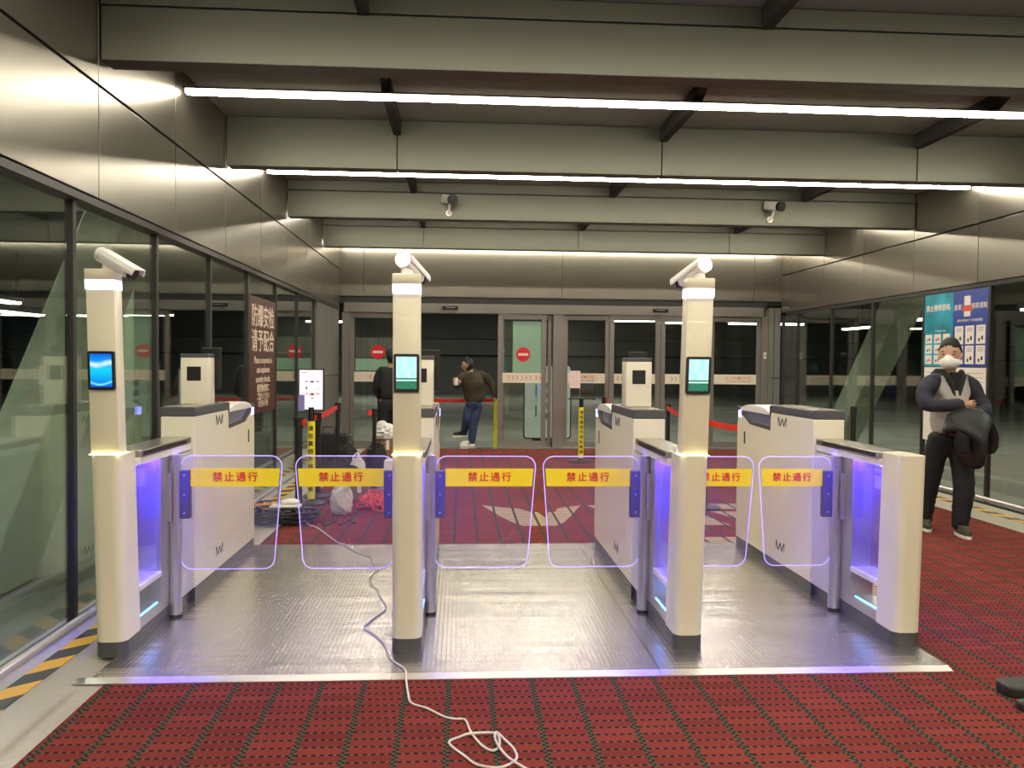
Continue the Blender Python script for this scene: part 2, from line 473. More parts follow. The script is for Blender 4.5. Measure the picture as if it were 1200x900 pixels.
# ceiling
S('ceiling', MB().box(XW_L - 0.2, XW_R + 0.2, Y_REAR, Y_BACK + 0.1, Z_CEIL, Z_CEIL + 0.1), M_CEIL)
BEAMS = [5.10 + 2.64 * k for k in range(-4, 4)]
PURL = (-0.61, 1.90, 4.40)
for i, y in enumerate(BEAMS):
    k = i - 4
    mb = MB()
    lo, hi = 3.342, Z_CEIL - 0.004
    if k == 1:
        xs = [XW_L + 0.01, -0.61, 1.89, 4.40, XW_R - 0.01]
        for x0, x1 in zip(xs, xs[1:]): mb.prism([(y, lo), (y + 0.16, lo), (y + 0.16, hi), (y, hi)], 'x', x0 + 0.004, x1 - 0.004)
    else:
        xs = [XW_L + 0.01, XW_R - 0.01] if k == 2 else [XW_L + 0.01, -0.61, 1.85, 4.30, XW_R - 0.01]
        if k == 0 or k < 0: xs = [XW_L + 0.01, XW_R - 0.01]
        for x0, x1 in zip(xs, xs[1:]): mb.prism([(y, lo), (y + 0.17, lo), (y + 0.17, 3.664), (y, 3.664)], 'x', x0 + 0.003, x1 - 0.003)
        mb.box(XW_L + 0.01, XW_R - 0.01, y + 0.004, y + 0.17, 3.676, hi)
    b = S('ceiling_beam', mb, M_BEAM, bevel=0.004)
    MB().box(XW_L + 0.02, XW_R - 0.02, y + 0.03, y + 0.14, lo + 0.02, hi - 0.01).build('beam_core', M_GAP, b)
for y in BEAMS:
    for x in PURL:
        mb = MB().prism([(y + 0.18, Z_CEIL - 0.002), (y + 2.63, Z_CEIL - 0.002), (y + 2.63, 3.655), (y + 1.53, 3.655), (y + 1.35, 3.735), (y + 0.18, 3.735)], 'x', x - 0.035, x + 0.035)
        if y < 13: S('ceiling_purlin', mb, mat('purlin_metal', (0.04, 0.038, 0.034), 0.8, 0.0, spec=0.1), bevel=0.003)

# continuous light strips between the beams
STRIPS = [6.55 + 2.66 * k for k in range(-4, 4)]
names = {0: 'long white light strip nearest the camera, across the ceiling before the second beam',
         1: 'long white light strip across the ceiling beyond the second beam',
         2: 'white ceiling light strip hidden behind the third beam',
         3: 'white ceiling light strip close to the door wall'}
for i, y in enumerate(STRIPS):
    k = i - 4
    if y > Y_BACK - 0.1: y = 14.5
    zz = 3.636
    r = thing('ceiling_light_strip', names.get(k, 'white ceiling light strip behind the viewer, number %s from the gates' % ['four', 'three', 'two', 'one'][i % 4]), 'light', (1.86, y, zz), 'light strips between the ceiling beams')
    MB().box(XW_L + 0.03, XW_R - 0.03, y - 0.06, y + 0.06, zz, zz + 0.014).build('housing', M_DARKM, r)
    MB().box(XW_L + 0.04, XW_R - 0.04, y - 0.031, y + 0.031, zz - 0.026, zz - 0.0005).build('diffuser', M_STRIP, r)

# rear wall behind the viewer
S('wall_rear', MB().box(XW_L - 0.2, XW_R + 0.2, Y_REAR - 0.1, Y_REAR, 0, Z_CEIL), mat('rear_wall_paint', (0.42, 0.40, 0.36), 0.7))

# ------------------------------------------------------------------ side glazing
def glazing(side):
    G = XG_L if side < 0 else XG_R
    ys = [4.86 + 1.285 * k for k in range(-8, 7)] if side < 0 else [8.86 + 1.315 * k for k in range(-10, 5)]
    end = 12.6 if side < 0 else Y_BACK - 0.05
    ys = [y for y in ys if Y_REAR + 0.1 < y <= end + 0.05]
    allys = [Y_REAR + 0.05] + ys + ([end] if end - ys[-1] > 0.2 else [])
    n = 0
    for y0, y1 in zip(allys, allys[1:]):
        n += 1
        w_ = MB().box(G - 0.006, G + 0.006, y0 + 0.005, y1 - 0.005, -0.02, Z_FB - 0.05).build('window_%d' % (n + (0 if side < 0 else 20)), M_GLASS)
        struct(w_)
        MB().box(G - 0.024, G + 0.024, y1 - 0.020, y1 + 0.020, -0.02, Z_FB - 0.05).build('mullion', M_DARKM, w_)
        MB().box(G - 0.03, G + 0.03, y0, y1, -0.02, 0.025).build('sill_rail', M_DARKM, w_)
glazing(-1); glazing(1)
# solid panel at the end of the left glazing
S('wall_left_end', MB().box(XG_L - 0.05, XW_L - 0.01, 12.63, 13.35, 0, 1.30).box(XG_L - 0.05, XW_L - 0.01, 13.37, 14.1, 0, 1.30).box(XG_L - 0.05, XW_L - 0.01, 14.12, Y_BACK, 0, 1.30)
  .box(XG_L - 0.05, XW_L - 0.01, 12.63, 13.35, 1.315, Z_FB).box(XG_L - 0.05, XW_L - 0.01, 13.37, 14.1, 1.315, Z_FB).box(XG_L - 0.05, XW_L - 0.01, 14.12, Y_BACK, 1.315, Z_FB), M_GREYP, bevel=0.002)

# bumper rails
for nm, X in (('left', -1.96), ('right', 5.36)):
    r = thing('bumper_rail', 'low round steel bumper rail along the %s glass wall' % nm, 'rail', (X, 3.49, 0))
    MB().tube([(X, Y_REAR + 0.3, 0.20), (X, 13.8, 0.20)], 0.021, 14).build('rail', M_STEEL, r, smooth=True)
    y = 3.50 if X < 0 else 3.9
    while y < 14:
        MB().tube([(X, y, 0.0), (X, y, 0.185)], 0.016, 12).build('post', M_STEEL, r, smooth=True)
        y += 2.74

# ------------------------------------------------------------------ door wall
S('wall_back', MB().box(XW_L, -1.757, Y_BACK - 0.03, Y_BACK + 0.02, 2.72, Z_CEIL).box(-1.749, 1.81, Y_BACK - 0.03, Y_BACK + 0.02, 2.72, Z_CEIL)
  .box(1.818, 5.37, Y_BACK - 0.03, Y_BACK + 0.02, 2.72, Z_CEIL).box(5.378, XW_R, Y_BACK - 0.03, Y_BACK + 0.02, 2.72, Z_CEIL), M_FASCIA, bevel=0.002)
S('wall_back_core', MB().box(XW_L, XW_R, Y_BACK + 0.021, Y_BACK + 0.3, 2.65, Z_CEIL + 0.1), M_GAP)
S('trim_2', MB().box(XW_L, 5.62, Y_BACK - 0.02, Y_BACK + 0.2, 2.60, 2.715), M_GAP)
S('trim_3', MB().box(-2.1, 5.56, Y_BACK - 0.05, Y_BACK + 0.15, 2.43, 2.60), M_FRAME, bevel=0.004)
S('wall_back_right', MB().box(5.66, 5.76, Y_BACK - 0.02, Y_BACK + 0.15, 0, 1.30).box(5.77, 5.89, Y_BACK - 0.02, Y_BACK + 0.15, 0, 1.30)
  .box(5.66, 5.76, Y_BACK - 0.02, Y_BACK + 0.15, 1.315, 2.6).box(5.77, 5.89, Y_BACK - 0.02, Y_BACK + 0.15, 1.315, 2.6), M_GREYP, bevel=0.002)
def vpost(name, x0, x1, y0=Y_BACK - 0.04, y1=Y_BACK + 0.12, z1=2.43, m=M_FRAME):
    return S(name, MB().box(x0, x1, y0, y1, 0.0, z1), m, bevel=0.003)
vpost('trim_4', -2.13, -2.0); vpost('trim_5', 1.665, 1.86); vpost('trim_6', 5.53, 5.65)
def leaf(idx, x0, x1, yoff=0.0, stile=0.075, label=None, z0=0.012):
    y = Y_BACK + 0.03 + yoff
    d = MB().box(x0, x0 + stile, y - 0.022, y + 0.022, z0, 2.425).box(x1 - stile, x1, y - 0.022, y + 0.022, z0, 2.425) \
        .box(x0 + stile, x1 - stile, y - 0.022, y + 0.022, z0, 0.12).box(x0 + stile, x1 - stile, y - 0.022, y + 0.022, 2.335, 2.425).build('door_%d' % idx, M_FRAME, bevel=0.003)
    struct(d)
    MB().box(x0 + stile, x1 - stile, y - 0.005, y + 0.005, 0.12, 2.335).build('glass', M_DGLASS, d)
    b = MB().box(x0 + stile, x1 - stile, y - 0.0075, y - 0.0055, 1.185, 1.365).build('safety_band', M_BANDW, d)
    return d, y
def chevrons(d, xc, y, n, dirn, m, gap=0.075, zc=1.275, h=0.045):
    mb = MB()
    for k in range(n):
        x = xc + (k - (n - 1) / 2) * gap; w2 = 0.035 * dirn; t = 0.014
        mb.prism([(x - w2 / 2, zc + h), (x - w2 / 2 + t, zc + h), (x + w2 / 2 + t, zc), (x - w2 / 2 + t, zc - h), (x - w2 / 2, zc - h), (x + w2 / 2, zc)], 'y', y - 0.0085, y - 0.0076)
    mb.build('chevrons', m, d)
def noentry(d, x, z, y):
    p = MB().lathe([(0.128, -0.001), (0.128, 0.001)], 0, 0, 36)
    p.map(lambda c: Vector((x + c.x, y - 0.0095 + c.z, z + c.y)))
    s_ = p.build('no_entry_sign', M_REDS, d)
    MB().box(x - 0.09, x + 0.09, y - 0.0118, y - 0.0106, z - 0.022, z + 0.022).build('white_bar', M_PAPER, s_)
M_CHR = mat('red_chevron', (0.62, 0.10, 0.07), 0.6); M_CHG = mat('grey_chevron', (0.22, 0.21, 0.17), 0.6)
M_ORG = mat('orange_print', (0.72, 0.33, 0.12), 0.6)
def gate_logo(d, x, y):
    text('door_lettering', 'KUNMING', 0.095, (x, y - 0.0085, 1.298), M_ORG, d, bold=0.001, spacing=1.15)
    text('door_lettering', 'CHANGSHUI AIRPORT', 0.045, (x, y - 0.0085, 1.235), M_GREYT, d)
# left set: fixed panel, slid leaf at left, slid leaf at right
d1, y1 = leaf(1, -1.995, -0.86)
chevrons(d1, -1.56, y1, 3, -1, M_CHR); noentry(d1, -1.50, 1.72, y1)
MB().box(-1.9, -0.94, y1 + 0.006, y1 + 0.008, 1.385, 1.60).build('mint_film', M_MINT, d1)
MB().box(-1.9, -0.94, y1 + 0.006, y1 + 0.008, 1.62, 1.98).build('grey_poster', mat('grey_film', (0.12, 0.13, 0.12), 0.5), d1)
d2, y2 = leaf(2, 0.66, 1.54, -0.045, 0.085)
chevrons(d2, 0.93, y2, 3, 1, M_CHR); chevrons(d2, 1.17, y2, 3, 1, M_CHR); chevrons(d2, 1.40 - 0.01, y2, 2, 1, M_CHR)
noentry(d2, 1.12, 1.70, y2)
MB().box(0.93, 1.454, y2 + 0.006, y2 + 0.008, 1.37, 2.30).build('mint_film', M_MINT, d2)
d2b, y2b = leaf(3, 0.72, 1.64, 0.035, 0.06)
d3, y3 = leaf(4, 1.865, 2.70, 0.0, 0.07)
gate_logo(d3, 2.25, y3)
d4, y4 = leaf(5, 2.70, 3.635, -0.04, 0.085)
chevrons(d4, 2.93, y4, 3, -1, M_CHG); chevrons(d4, 3.35, y4, 3, -1, M_CHG)
d5, y5 = leaf(6, 3.645, 4.58, -0.04, 0.085)
chevrons(d5, 3.93, y5, 3, 1, M_CHG); chevrons(d5, 4.3, y5, 3, 1, M_CHG)
d6, y6 = leaf(7, 4.58, 5.53, 0.0, 0.075)
gate_logo(d6, 5.12, y6)
for k, x in enumerate((-0.20, 3.62)):
    r = thing('door_sensor', ['black motion sensor over the open left doorway', 'black motion sensor over the closed right doors'][k], 'sensor', (x, Y_BACK - 0.05, 2.56), 'door sensors on the header')
    MB().box(x - 0.14, x + 0.14, Y_BACK - 0.11, Y_BACK - 0.05, 2.50, 2.555, bev=0.01).build('sensor_body', M_BLACK, r)
    MB().box(x - 0.08, x + 0.08, Y_BACK - 0.113, Y_BACK - 0.109, 2.517, 2.535).build('sensor_lens', M_GREYT, r)
t = thing('door_release', 'small white door release button on right door jamb', 'switch', (5.59, Y_BACK - 0.04, 1.72))
MB().box(5.565, 5.615, Y_BACK - 0.065, Y_BACK - 0.04, 1.66, 1.78, bev=0.006).build('release_body', M_WHITE2, t)
MB().box(5.578, 5.602, Y_BACK - 0.069, Y_BACK - 0.064, 1.70, 1.74).build('button', M_GREYT, t)

# ------------------------------------------------------------------ metal platform
def platform():
    x0, x1, y0, y1, h = -1.76, 2.50, 3.96, 6.93, 0.02
    p = thing('gate_platform', 'wide silver checker plate platform under the gates', 'platform', (0.4, 5.4, 0.006))
    mb = MB()
    for a, b in ((x0 + 0.0, -0.33), (-0.327, 1.0), (1.003, x1)):
        mb.box(a, b, y0 + 0.055, y1 - 0.05, 0.0065, h)
    mb.build('plate', M_PLATE, p)
    al = mat('polished_edge', (0.78, 0.75, 0.72), 0.3, 0.9)
    for a, b in ((x0 - 0.07, -0.33), (-0.328, 1.0), (1.002, x1)):
        MB().prism([(y0, 0.0066), (y0 + 0.055, 0.0066), (y0 + 0.055, h), (y0, 0.009)], 'x', a, b).build('edge_ramp', al, p)
    MB().prism([(y1, 0.0066), (y1 - 0.05, 0.0066), (y1 - 0.05, h), (y1, 0.009)], 'x', x0, x1).build('edge_ramp', al, p)
platform()

# ------------------------------------------------------------------ screens
def screen_mat(kind):
    m, n, b = new_mat('screen_' + kind)
    nt = m.node_tree
    tc = nt.nodes.new('ShaderNodeTexCoord'); sp = nt.nodes.new('ShaderNodeSeparateXYZ')
    nt.links.new(tc.outputs['Generated'], sp.inputs[0]); x, z = sp.outputs[0], sp.outputs[2]
    gv = n.comb(x, z)
    if kind == 'blue':
        wv = n.m('ADD', z, n.m('MULTIPLY', n.m('SINE', n.m('MULTIPLY', x, 5.0)), 0.04))
        c = n.mix(n.m('SUBTRACT', 1.0, n.m('MULTIPLY', n.m('ABSOLUTE', n.m('SUBTRACT', z, 0.5)), 2.0)), (0.0, 0.10, 0.75), (0.0, 0.62, 0.95))
        cl = n.m('SUBTRACT', 1.0, n.m('MULTIPLY', n.m('ABSOLUTE', n.m('SUBTRACT', wv, 0.70)), 9.0))
        c = n.mix(n.m('MAXIMUM', n.m('MULTIPLY', cl, n.m('ADD', n.noise(gv, 5), 0.4)), 0.0), c, (0.75, 1.0, 1.0))
        w2 = n.m('ADD', z, n.m('MULTIPLY', n.m('SINE', n.m('MULTIPLY', x, 3.4)), 0.08))
        c = n.mix(n.m('MAXIMUM', n.m('SUBTRACT', 1.0, n.m('MULTIPLY', n.m('ABSOLUTE', n.m('SUBTRACT', w2, 0.15)), 22.0)), 0.0), c, (0.2, 0.9, 1.0))
    elif kind == 'sky':
        c = n.mix(n.noise(gv, 3.5, 4), (0.15, 0.80, 0.85), (0.95, 1.0, 0.98))
        sky = n.m('GREATER_THAN', z, 0.34)
        gr = n.mix(n.noise(gv, 12), (0.0, 0.06, 0.03), (0.05, 0.34, 0.20))
        c = n.mix(sky, gr, c)
        road = n.m('LESS_THAN', n.m('ABSOLUTE', n.m('SUBTRACT', z, 0.27)), 0.025)
        c = n.mix(road, c, (0.65, 0.95, 0.85))
    else:
        c = n.mix(n.noise(gv, 4), (0.0, 0.35, 0.33), (0.05, 0.9, 0.8))
    b.inputs['Base Color'].default_value = (0.01, 0.01, 0.01, 1)
    b.inputs['Roughness'].default_value = 0.2
    nt.links.new(c, b.inputs['Emission Color']); b.inputs['Emission Strength'].default_value = 1.1
    return m
M_SCR_B, M_SCR_S, M_SCR_T = screen_mat('blue'), screen_mat('sky'), screen_mat('teal')

def perf_mat():
    m, n, b = new_mat('perforated_white')
    vec, x, y, z = n.geo()
    fx = n.m('SUBTRACT', n.m('FRACT', n.m('DIVIDE', n.m('ADD', x, n.m('ADD', y, 9.0)), 0.017)), 0.5)
    fz = n.m('SUBTRACT', n.m('FRACT', n.m('DIVIDE', z, 0.017)), 0.5)
    d = n.m('SQRT', n.m('ADD', n.m('MULTIPLY', fx, fx), n.m('MULTIPLY', fz, fz)))
    c = n.mix(n.m('LESS_THAN', d, 0.28), (0.70, 0.66, 0.66), (0.38, 0.36, 0.42))
    m.node_tree.links.new(c, b.inputs['Base Color'])
    return m
M_PERF = perf_mat()

# ------------------------------------------------------------------ access gates
ZP = 0.0205
def strokes(mb, pts, plane_x, w_, t):
    for (y0, z0), (y1, z1) in zip(pts, pts[1:]):
        d = Vector((y1 - y0, z1 - z0)); L = d.length; d.normalize(); nrm = Vector((-d.y, d.x)) * w_ / 2
        e = d * w_ * 0.3
        a = Vector((y0, z0)) - e; b = Vector((y1, z1)) + e
        mb.prism([(a + nrm)[:], (b + nrm)[:], (b - nrm)[:], (a - nrm)[:]], 'x', plane_x, plane_x + t)
def gate(c, label, sides, flap_ends, lean=0.0, tower=True, scr=None, pedestal=True, cam=None, tab=(0.06, 0.0), hw=0.0775):
    g = thing('access_gate', label, 'gate', (c, 4.28, ZP), 'access gate units on the platform')
    F = 4.28
    sh = lambda v: Vector((v.x + lean * (v.z - ZP), v.y, v.z))
    # front post
    MB().prism(round_poly(c - hw - .002, c + hw + .002, F - 0.002, F + 0.20, 0.05, 6, (0, 0, 1, 1)), 'z', ZP, 0.098).map(sh).build('front_plinth', M_BAND, g, smooth=True)
    MB().prism(round_poly(c - hw, c + hw, F, F + 0.20, 0.05, 8, (0, 0, 1, 1)), 'z', 0.098, 1.062).map(sh).build('front_post', M_WHITE, g, smooth=True)
    if tower:
        tw = hw - 0.006
        MB().box(c - tw, c + tw, F + 0.012, F + 0.108, 1.064, 1.905, bev=0.006).map(sh).build('tower_shaft', M_WHITE, g, smooth=True)
        MB().box(c - tw - 0.005, c + tw + 0.005, F + 0.003, F + 0.118, 1.0622, 1.0640).map(sh).build('glow_collar', M_LEDWARM, g)
        MB().box(c - tw - .001, c + tw + .001, F + 0.007, F + 0.106, 1.905, 1.952).map(sh).build('light_band', M_LEDW, g)
        MB().box(c - tw - .003, c + tw + .003, F + 0.004, F + 0.109, 1.952, 2.008, bev=0.006).map(sh).build('tower_cap', M_WHITE, g, smooth=True)
        # face screen
        sc = MB().prism(round_poly(c - 0.066, c + 0.066, 1.392, 1.59, 0.010, 4), 'y', F - 0.004, F + 0.013).map(sh).build('face_screen', M_BLACK, g)
        MB().box(c - 0.053, c + 0.053, F - 0.0055, F - 0.0035, 1.408, 1.576).map(sh).build('display', scr, sc)
    # base, rails, slab
    bw = 0.072
    MB().box(c - bw, c + bw, F + 0.20, 5.30, ZP, 0.098).build('base_plinth', M_BAND, g)
    MB().box(c - bw + .004, c + bw - .004, F + 0.20, 5.30, 0.098, 0.160).build('lower_rail', M_STEEL, g)
    MB().box(c - bw + .004, c + bw - .004, 4.80, 5.28, 0.160, 0.985).build('steel_cover', M_STEEL, g)
    MB().box(c - 0.078, c + 0.078, F + 0.198, 5.30, 0.985, 1.026, bev=0.003).build('top_rail', M_WHITE2, g)
    MB().box(c - 0.087, c + 0.087, F + 0.198, 5.28, 1.026, 1.064, bev=0.003).build('top_slab', M_STEELD, g)
    for sd in (-1, 1):
        xx = c + sd * 0.0872
        MB().box(min(xx, xx + sd * .0015), max(xx, xx + sd * .0015), F + 0.22, 5.18, 1.034, 1.056).build('slab_groove', M_BLACK, g)
    MB().box(c - 0.075, c + 0.075, F + 0.198, 4.80, 0.305, 0.335, bev=0.004).build('middle_rail', M_WHITE2, g)
    for sd in (-1, 1):
        xx = c + sd * 0.055
        MB().box(xx - 0.003, xx + 0.003, F + 0.20, 4.80, 0.335, 0.985).build('side_pane', M_PANE, g)
    MB().box(c - 0.035, c + 0.035, F + 0.23, 4.78, 0.976, 0.984).build('blue_light_bar', M_LEDB, g)
    for sd in (-1, 1):
        if (sd < 0 and 'L' in sides) or (sd > 0 and 'R' in sides):
            MB().box(c + sd * 0.068 - .004, c + sd * 0.068 + .004, F + 0.2, 4.74, 0.165, 0.173).build('blue_light_line', M_LEDB2, g)
    # turnstile tubes and flaps
    for sd, key in ((-1, 'L'), (1, 'R')):
        if key not in sides: continue
        xt = c + sd * 0.094
        MB().tube([(xt, 4.965, ZP), (xt, 4.965, ZP + 0.015)], 0.041, 24).build('tube_foot', M_BLACK, g, smooth=True)
        MB().tube([(xt, 4.965, ZP + 0.015), (xt, 4.965, 0.985)], 0.037, 28).build('pivot_tube', M_STEEL, g, smooth=True)
        MB().box(xt - 0.001 if sd < 0 else xt - 0.055, xt + 0.055 if sd < 0 else xt + 0.001, 4.895, 4.905, 0.60, 0.885).build('clamp_cover', M_STEEL, g)
        MB().box(min(c + sd * .078, c + sd * .0955), max(c + sd * .078, c + sd * .0955), 5.05, 5.29, 0.10, 0.97).build('perforated_panel', M_PERF, g)
        MB().box(min(c + sd * .08, c + sd * .088), max(c + sd * .08, c + sd * .088), 5.03, 5.045, 0.60, 0.98).build('blue_light_bar', M_LEDB3, g)
        # hinge plate
        xa = c + sd * 0.120; xb = c + sd * 0.185
        hp = MB().box(min(xa, xb), max(xa, xb), 4.945, 4.985, 0.607, 0.893, bev=0.003).build('hinge_plate', M_PLATEH, g)
        for zz in (0.64, 0.75, 0.865):
            MB().tube([((xa + xb) / 2, 4.945, zz), ((xa + xb) / 2, 4.940, zz)], 0.006, 10).build('bolt', M_STEEL, hp)
        # flap glass
        xi = c + sd * 0.130; xe = flap_ends[key]
        z0, z1 = 0.303, 0.978; r = 0.065; ins = 0.042
        def outline(inset):
            pts = []
            zt, zb = z1 - inset, z0 + inset
            s0, s1 = xi + sd * inset, xe - sd * inset
            for k in range(9):     # top outer corner
                a = math.radians(90 - 90 * k / 8); pts.append((s1 - sd * r + sd * r * math.cos(a), zt - r + r * math.sin(a)))
            sb = s1 - sd * ins
            for k in range(9):
                a = math.radians(-90 * k / 8); pts.append((sb - sd * r + sd * r * math.cos(a), zb + r + r * math.sin(a)))
            for k in range(9):
                a = math.radians(-90 - 90 * k / 8); pts.append((s0 + sd * r + sd * r * math.cos(a), zb + r + r * math.sin(a)))
            for k in range(9):
                a = math.radians(180 - 90 * k / 8); pts.append((s0 + sd * r + sd * r * math.cos(a), zt - r + r * math.sin(a)))
            return pts
        fl = MB().prism(outline(0.0), 'y', 4.9615, 4.9685).build('flap', M_FLAP, g)
        MB().tube([(x, 4.965, z) for x, z in outline(-0.002)], 0.003, 8, closed=True).build('edge_light', M_LEDE, fl, smooth=True)
        b0 = xb; b1 = xe - sd * 0.011
        MB().prism([(b0, 0.797), (b0, 0.905), (b1, 0.905), (b1 - sd * 0.008, 0.797)], 'y', 4.9585, 4.9608).build('warning_band', M_YELLOW, fl)
        ml = (b0 + b1) / 2
        text('band_lettering', '禁止通行', 0.060 if abs(b1 - b0) > 0.42 else 0.056, (ml, 4.9575, 0.851), M_REDTXT, fl, fat=0.0011, spacing=1.28)
        text('band_lettering', '禁止通行', 0.060 if abs(b1 - b0) > 0.42 else 0.056, (ml, 4.9618, 0.851), M_REDTXT, fl, face='+y', fat=0.0011, spacing=1.28)
    # cabinet
    cw = 0.106; cx = c + (0.008 if c > 0 else -0.004)
    Y0, Y1 = 5.30, 6.80
    MB().box(cx - cw, cx + cw, Y0 + 0.0, Y1 - 0.02, ZP, 0.098).build('cabinet_plinth', M_BAND, g)
    prof = [(Y0, 0.098), (Y1, 0.098), (Y1, 1.06), (Y1 - 0.02, 1.13), (6.66, 1.13), (6.50, 1.07), (6.08, 1.055), (6.05, 1.19), (Y0, 1.19)]
    MB().prism(prof, 'x', cx - cw, cx + cw).build('cabinet_body', M_WHITE, g, bevel=0.006)
    MB().box(cx - cw - .002, cx + cw + .002, Y0 - 0.002, 6.055, 1.19, 1.248, bev=0.004).build('top_trim', M_BAND, g)
    MB().box(cx - cw + .012, cx + cw - .012, Y0 + 0.012, 6.04, 1.248, 1.2505).build('top_plate', M_STEELD, g)
    # notch trim, sloping reader glass and lid
    MB().prism([(6.055, 1.055), (6.50, 1.07), (6.66, 1.13), (6.78, 1.14), (6.80, 1.20), (6.77, 1.20), (6.73, 1.165), (6.64, 1.155), (6.48, 1.095), (6.075, 1.085), (6.075, 1.24), (6.055, 1.24)], 'x', cx - cw - .002, cx + cw + .002).build('notch_trim', M_BAND, g)
    MB().prism([(6.08, 1.086), (6.48, 1.096), (6.64, 1.156), (6.68, 1.167), (6.10, 1.167)], 'x', cx - cw * 0.80, cx + cw * 0.80).build('reader_window', mat('reader_glass', (0.24, 0.23, 0.36), 0.15, 0.2), g)
    n_ = MB(); pr = []
    for k in range(25):
        a = PI * k / 24; pr.append((6.42 - 0.33 * math.cos(a), 1.168 + 0.062 * math.sin(a)))
    MB().prism(pr[::-1], 'x', cx - cw * 0.95, cx + cw * 0.95).build('reader_lid', M_WHITE2, g, bevel=0.006)
    for sd, key in ((-1, 'L'), (1, 'R')):
        xx = cx + sd * (cw + 0.0005)
        MB().box(min(xx, xx + sd * .003), max(xx, xx + sd * .003), 6.70, 6.765, 1.11, 1.17, bev=0.001).build('status_light', mat('status_led', (1, 1, 1), 0.4, emit=(0.25, 0.25, 1.0), estr=6.0), g)
        xl = cx + sd * cw + (0 if sd > 0 else -0.0015)
        for (yc, zc) in ((5.83, 1.135), (5.83, 0.225)):
            mb = MB()
            h = 0.032
            strokes(mb, [(yc - 0.075, zc - h), (yc - 0.075, zc + h)], xl, 0.007, 0.0015)
            strokes(mb, [(yc - 0.068, zc + h * 0.9), (yc - 0.032, zc - h * 0.9), (yc - 0.002, zc + h * .7), (yc + 0.036, zc - h), (yc + 0.036, zc - h), (yc + 0.066, zc + h * 0.8)][::1], xl, 0.011, 0.0015)
            strokes(mb, [(yc + 0.074, zc + h), (yc + 0.074, zc - h)], xl, 0.007, 0.0015)
            mb.build('side_emblem', M_DARKT, g)
        MB().box(min(xx, xx + sd * .002), max(xx, xx + sd * .002), 6.60, 6.63, 0.90, 1.0).build('key_slot', M_BLACK, g)
    if pedestal:
        px = cx + (0.0 if c < 1 else 0.0); pw = 0.089
        p = MB().box(px - pw, px + pw, 5.62, 5.78, 1.251, 1.565, bev=0.005).build('pedestal', M_WHITE, g, smooth=True)
        MB().box(px - pw - .001, px + pw + .001, 5.619, 5.781, 1.565, 1.592, bev=0.003).build('pedestal_cap', M_BAND, p)
        sx = px - 0.001
        MB().box(sx - 0.046, sx + 0.046, 5.6165, 5.6195, 1.410, 1.505, bev=0.001).build('scan_window', M_BLACK, p)
        tx = px + tab[0]
        tb = MB().box(tx - 0.068, tx + 0.068, 5.795, 5.815, 1.345 + tab[1], 1.635 + tab[1], bev=0.006).build('tablet', M_BLACK, p)
        MB().box(tx - 0.06, tx + 0.06, 5.815, 5.8165, 1.36 + tab[1], 1.62 + tab[1]).build('tablet_display', M_SCR_T, tb)
    if cam:
        top = 2.008; cxx = c + lean * 2.0
        yaw, pitch, bx = cam
        k = MB().tube([(cxx + bx, F + 0.055, top), (cxx + bx, F + 0.055, top + 0.05)], [0.034, 0.026], 20).build('camera_bracket', M_WHITE2, g, smooth=True)
        R = Matrix.Translation((cxx + bx, F + 0.055, top + 0.055)) @ Euler((0, 0, yaw)).to_matrix().to_4x4() @ Euler((0, pitch, 0)).to_matrix().to_4x4()
        body = MB().box(-0.045, 0.155, -0.036, 0.036, -0.035, 0.026, bev=0.016, seg=3)
        body.map(lambda v: R @ v).build('camera_body', M_WHITE2, g, smooth=True)
        MB().prism([(-0.045, 0.014), (-0.045, -0.002), (-0.039, -0.002), (-0.034, 0.028), (0.034, 0.028), (0.039, -0.002), (0.045, -0.002), (0.045, 0.014), (0.037, 0.035), (-0.037, 0.035)], 'x', -0.055, 0.20).map(lambda v: R @ v).build('camera_hood', M_WHITE2, g)
        lens = MB().box(0.155, 0.18, -0.033, 0.033, -0.032, 0.022, bev=0.012)
        lens.map(lambda v: R @ v).build('camera_lens', M_BLACK, g, smooth=True)
        MB().lathe([(0.001, 0.0), (0.037, 0.002), (0.041, 0.010), (0.041, 0.02)], 0, 0, 28).map(lambda v: R @ Vector((-0.055 - 0.01 + v.z, v.x, v.y + 0.0))).build('camera_rear_cap', M_CAPGLOW if abs(yaw) > 0.9 else M_WHITE2, g, smooth=True)
    return g

gate(-1.785, 'leftmost gate unit, beside the left glass wall, its blue screen and camera above', 'R', {'R': -1.068}, lean=-0.026, scr=M_SCR_B, cam=(math.radians(-20), math.radians(27), 0.030), tab=(0.058, 0.0))
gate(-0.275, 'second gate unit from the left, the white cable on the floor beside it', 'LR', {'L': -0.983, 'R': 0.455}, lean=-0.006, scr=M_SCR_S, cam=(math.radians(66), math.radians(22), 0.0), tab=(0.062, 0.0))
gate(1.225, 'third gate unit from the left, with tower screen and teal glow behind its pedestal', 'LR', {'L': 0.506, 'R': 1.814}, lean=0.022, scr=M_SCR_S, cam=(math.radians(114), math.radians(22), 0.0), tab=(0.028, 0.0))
gate(2.437, 'rightmost gate unit, low front post without tower or screen', 'L', {'L': 1.851}, lean=0.02, tower=False, pedestal=False)

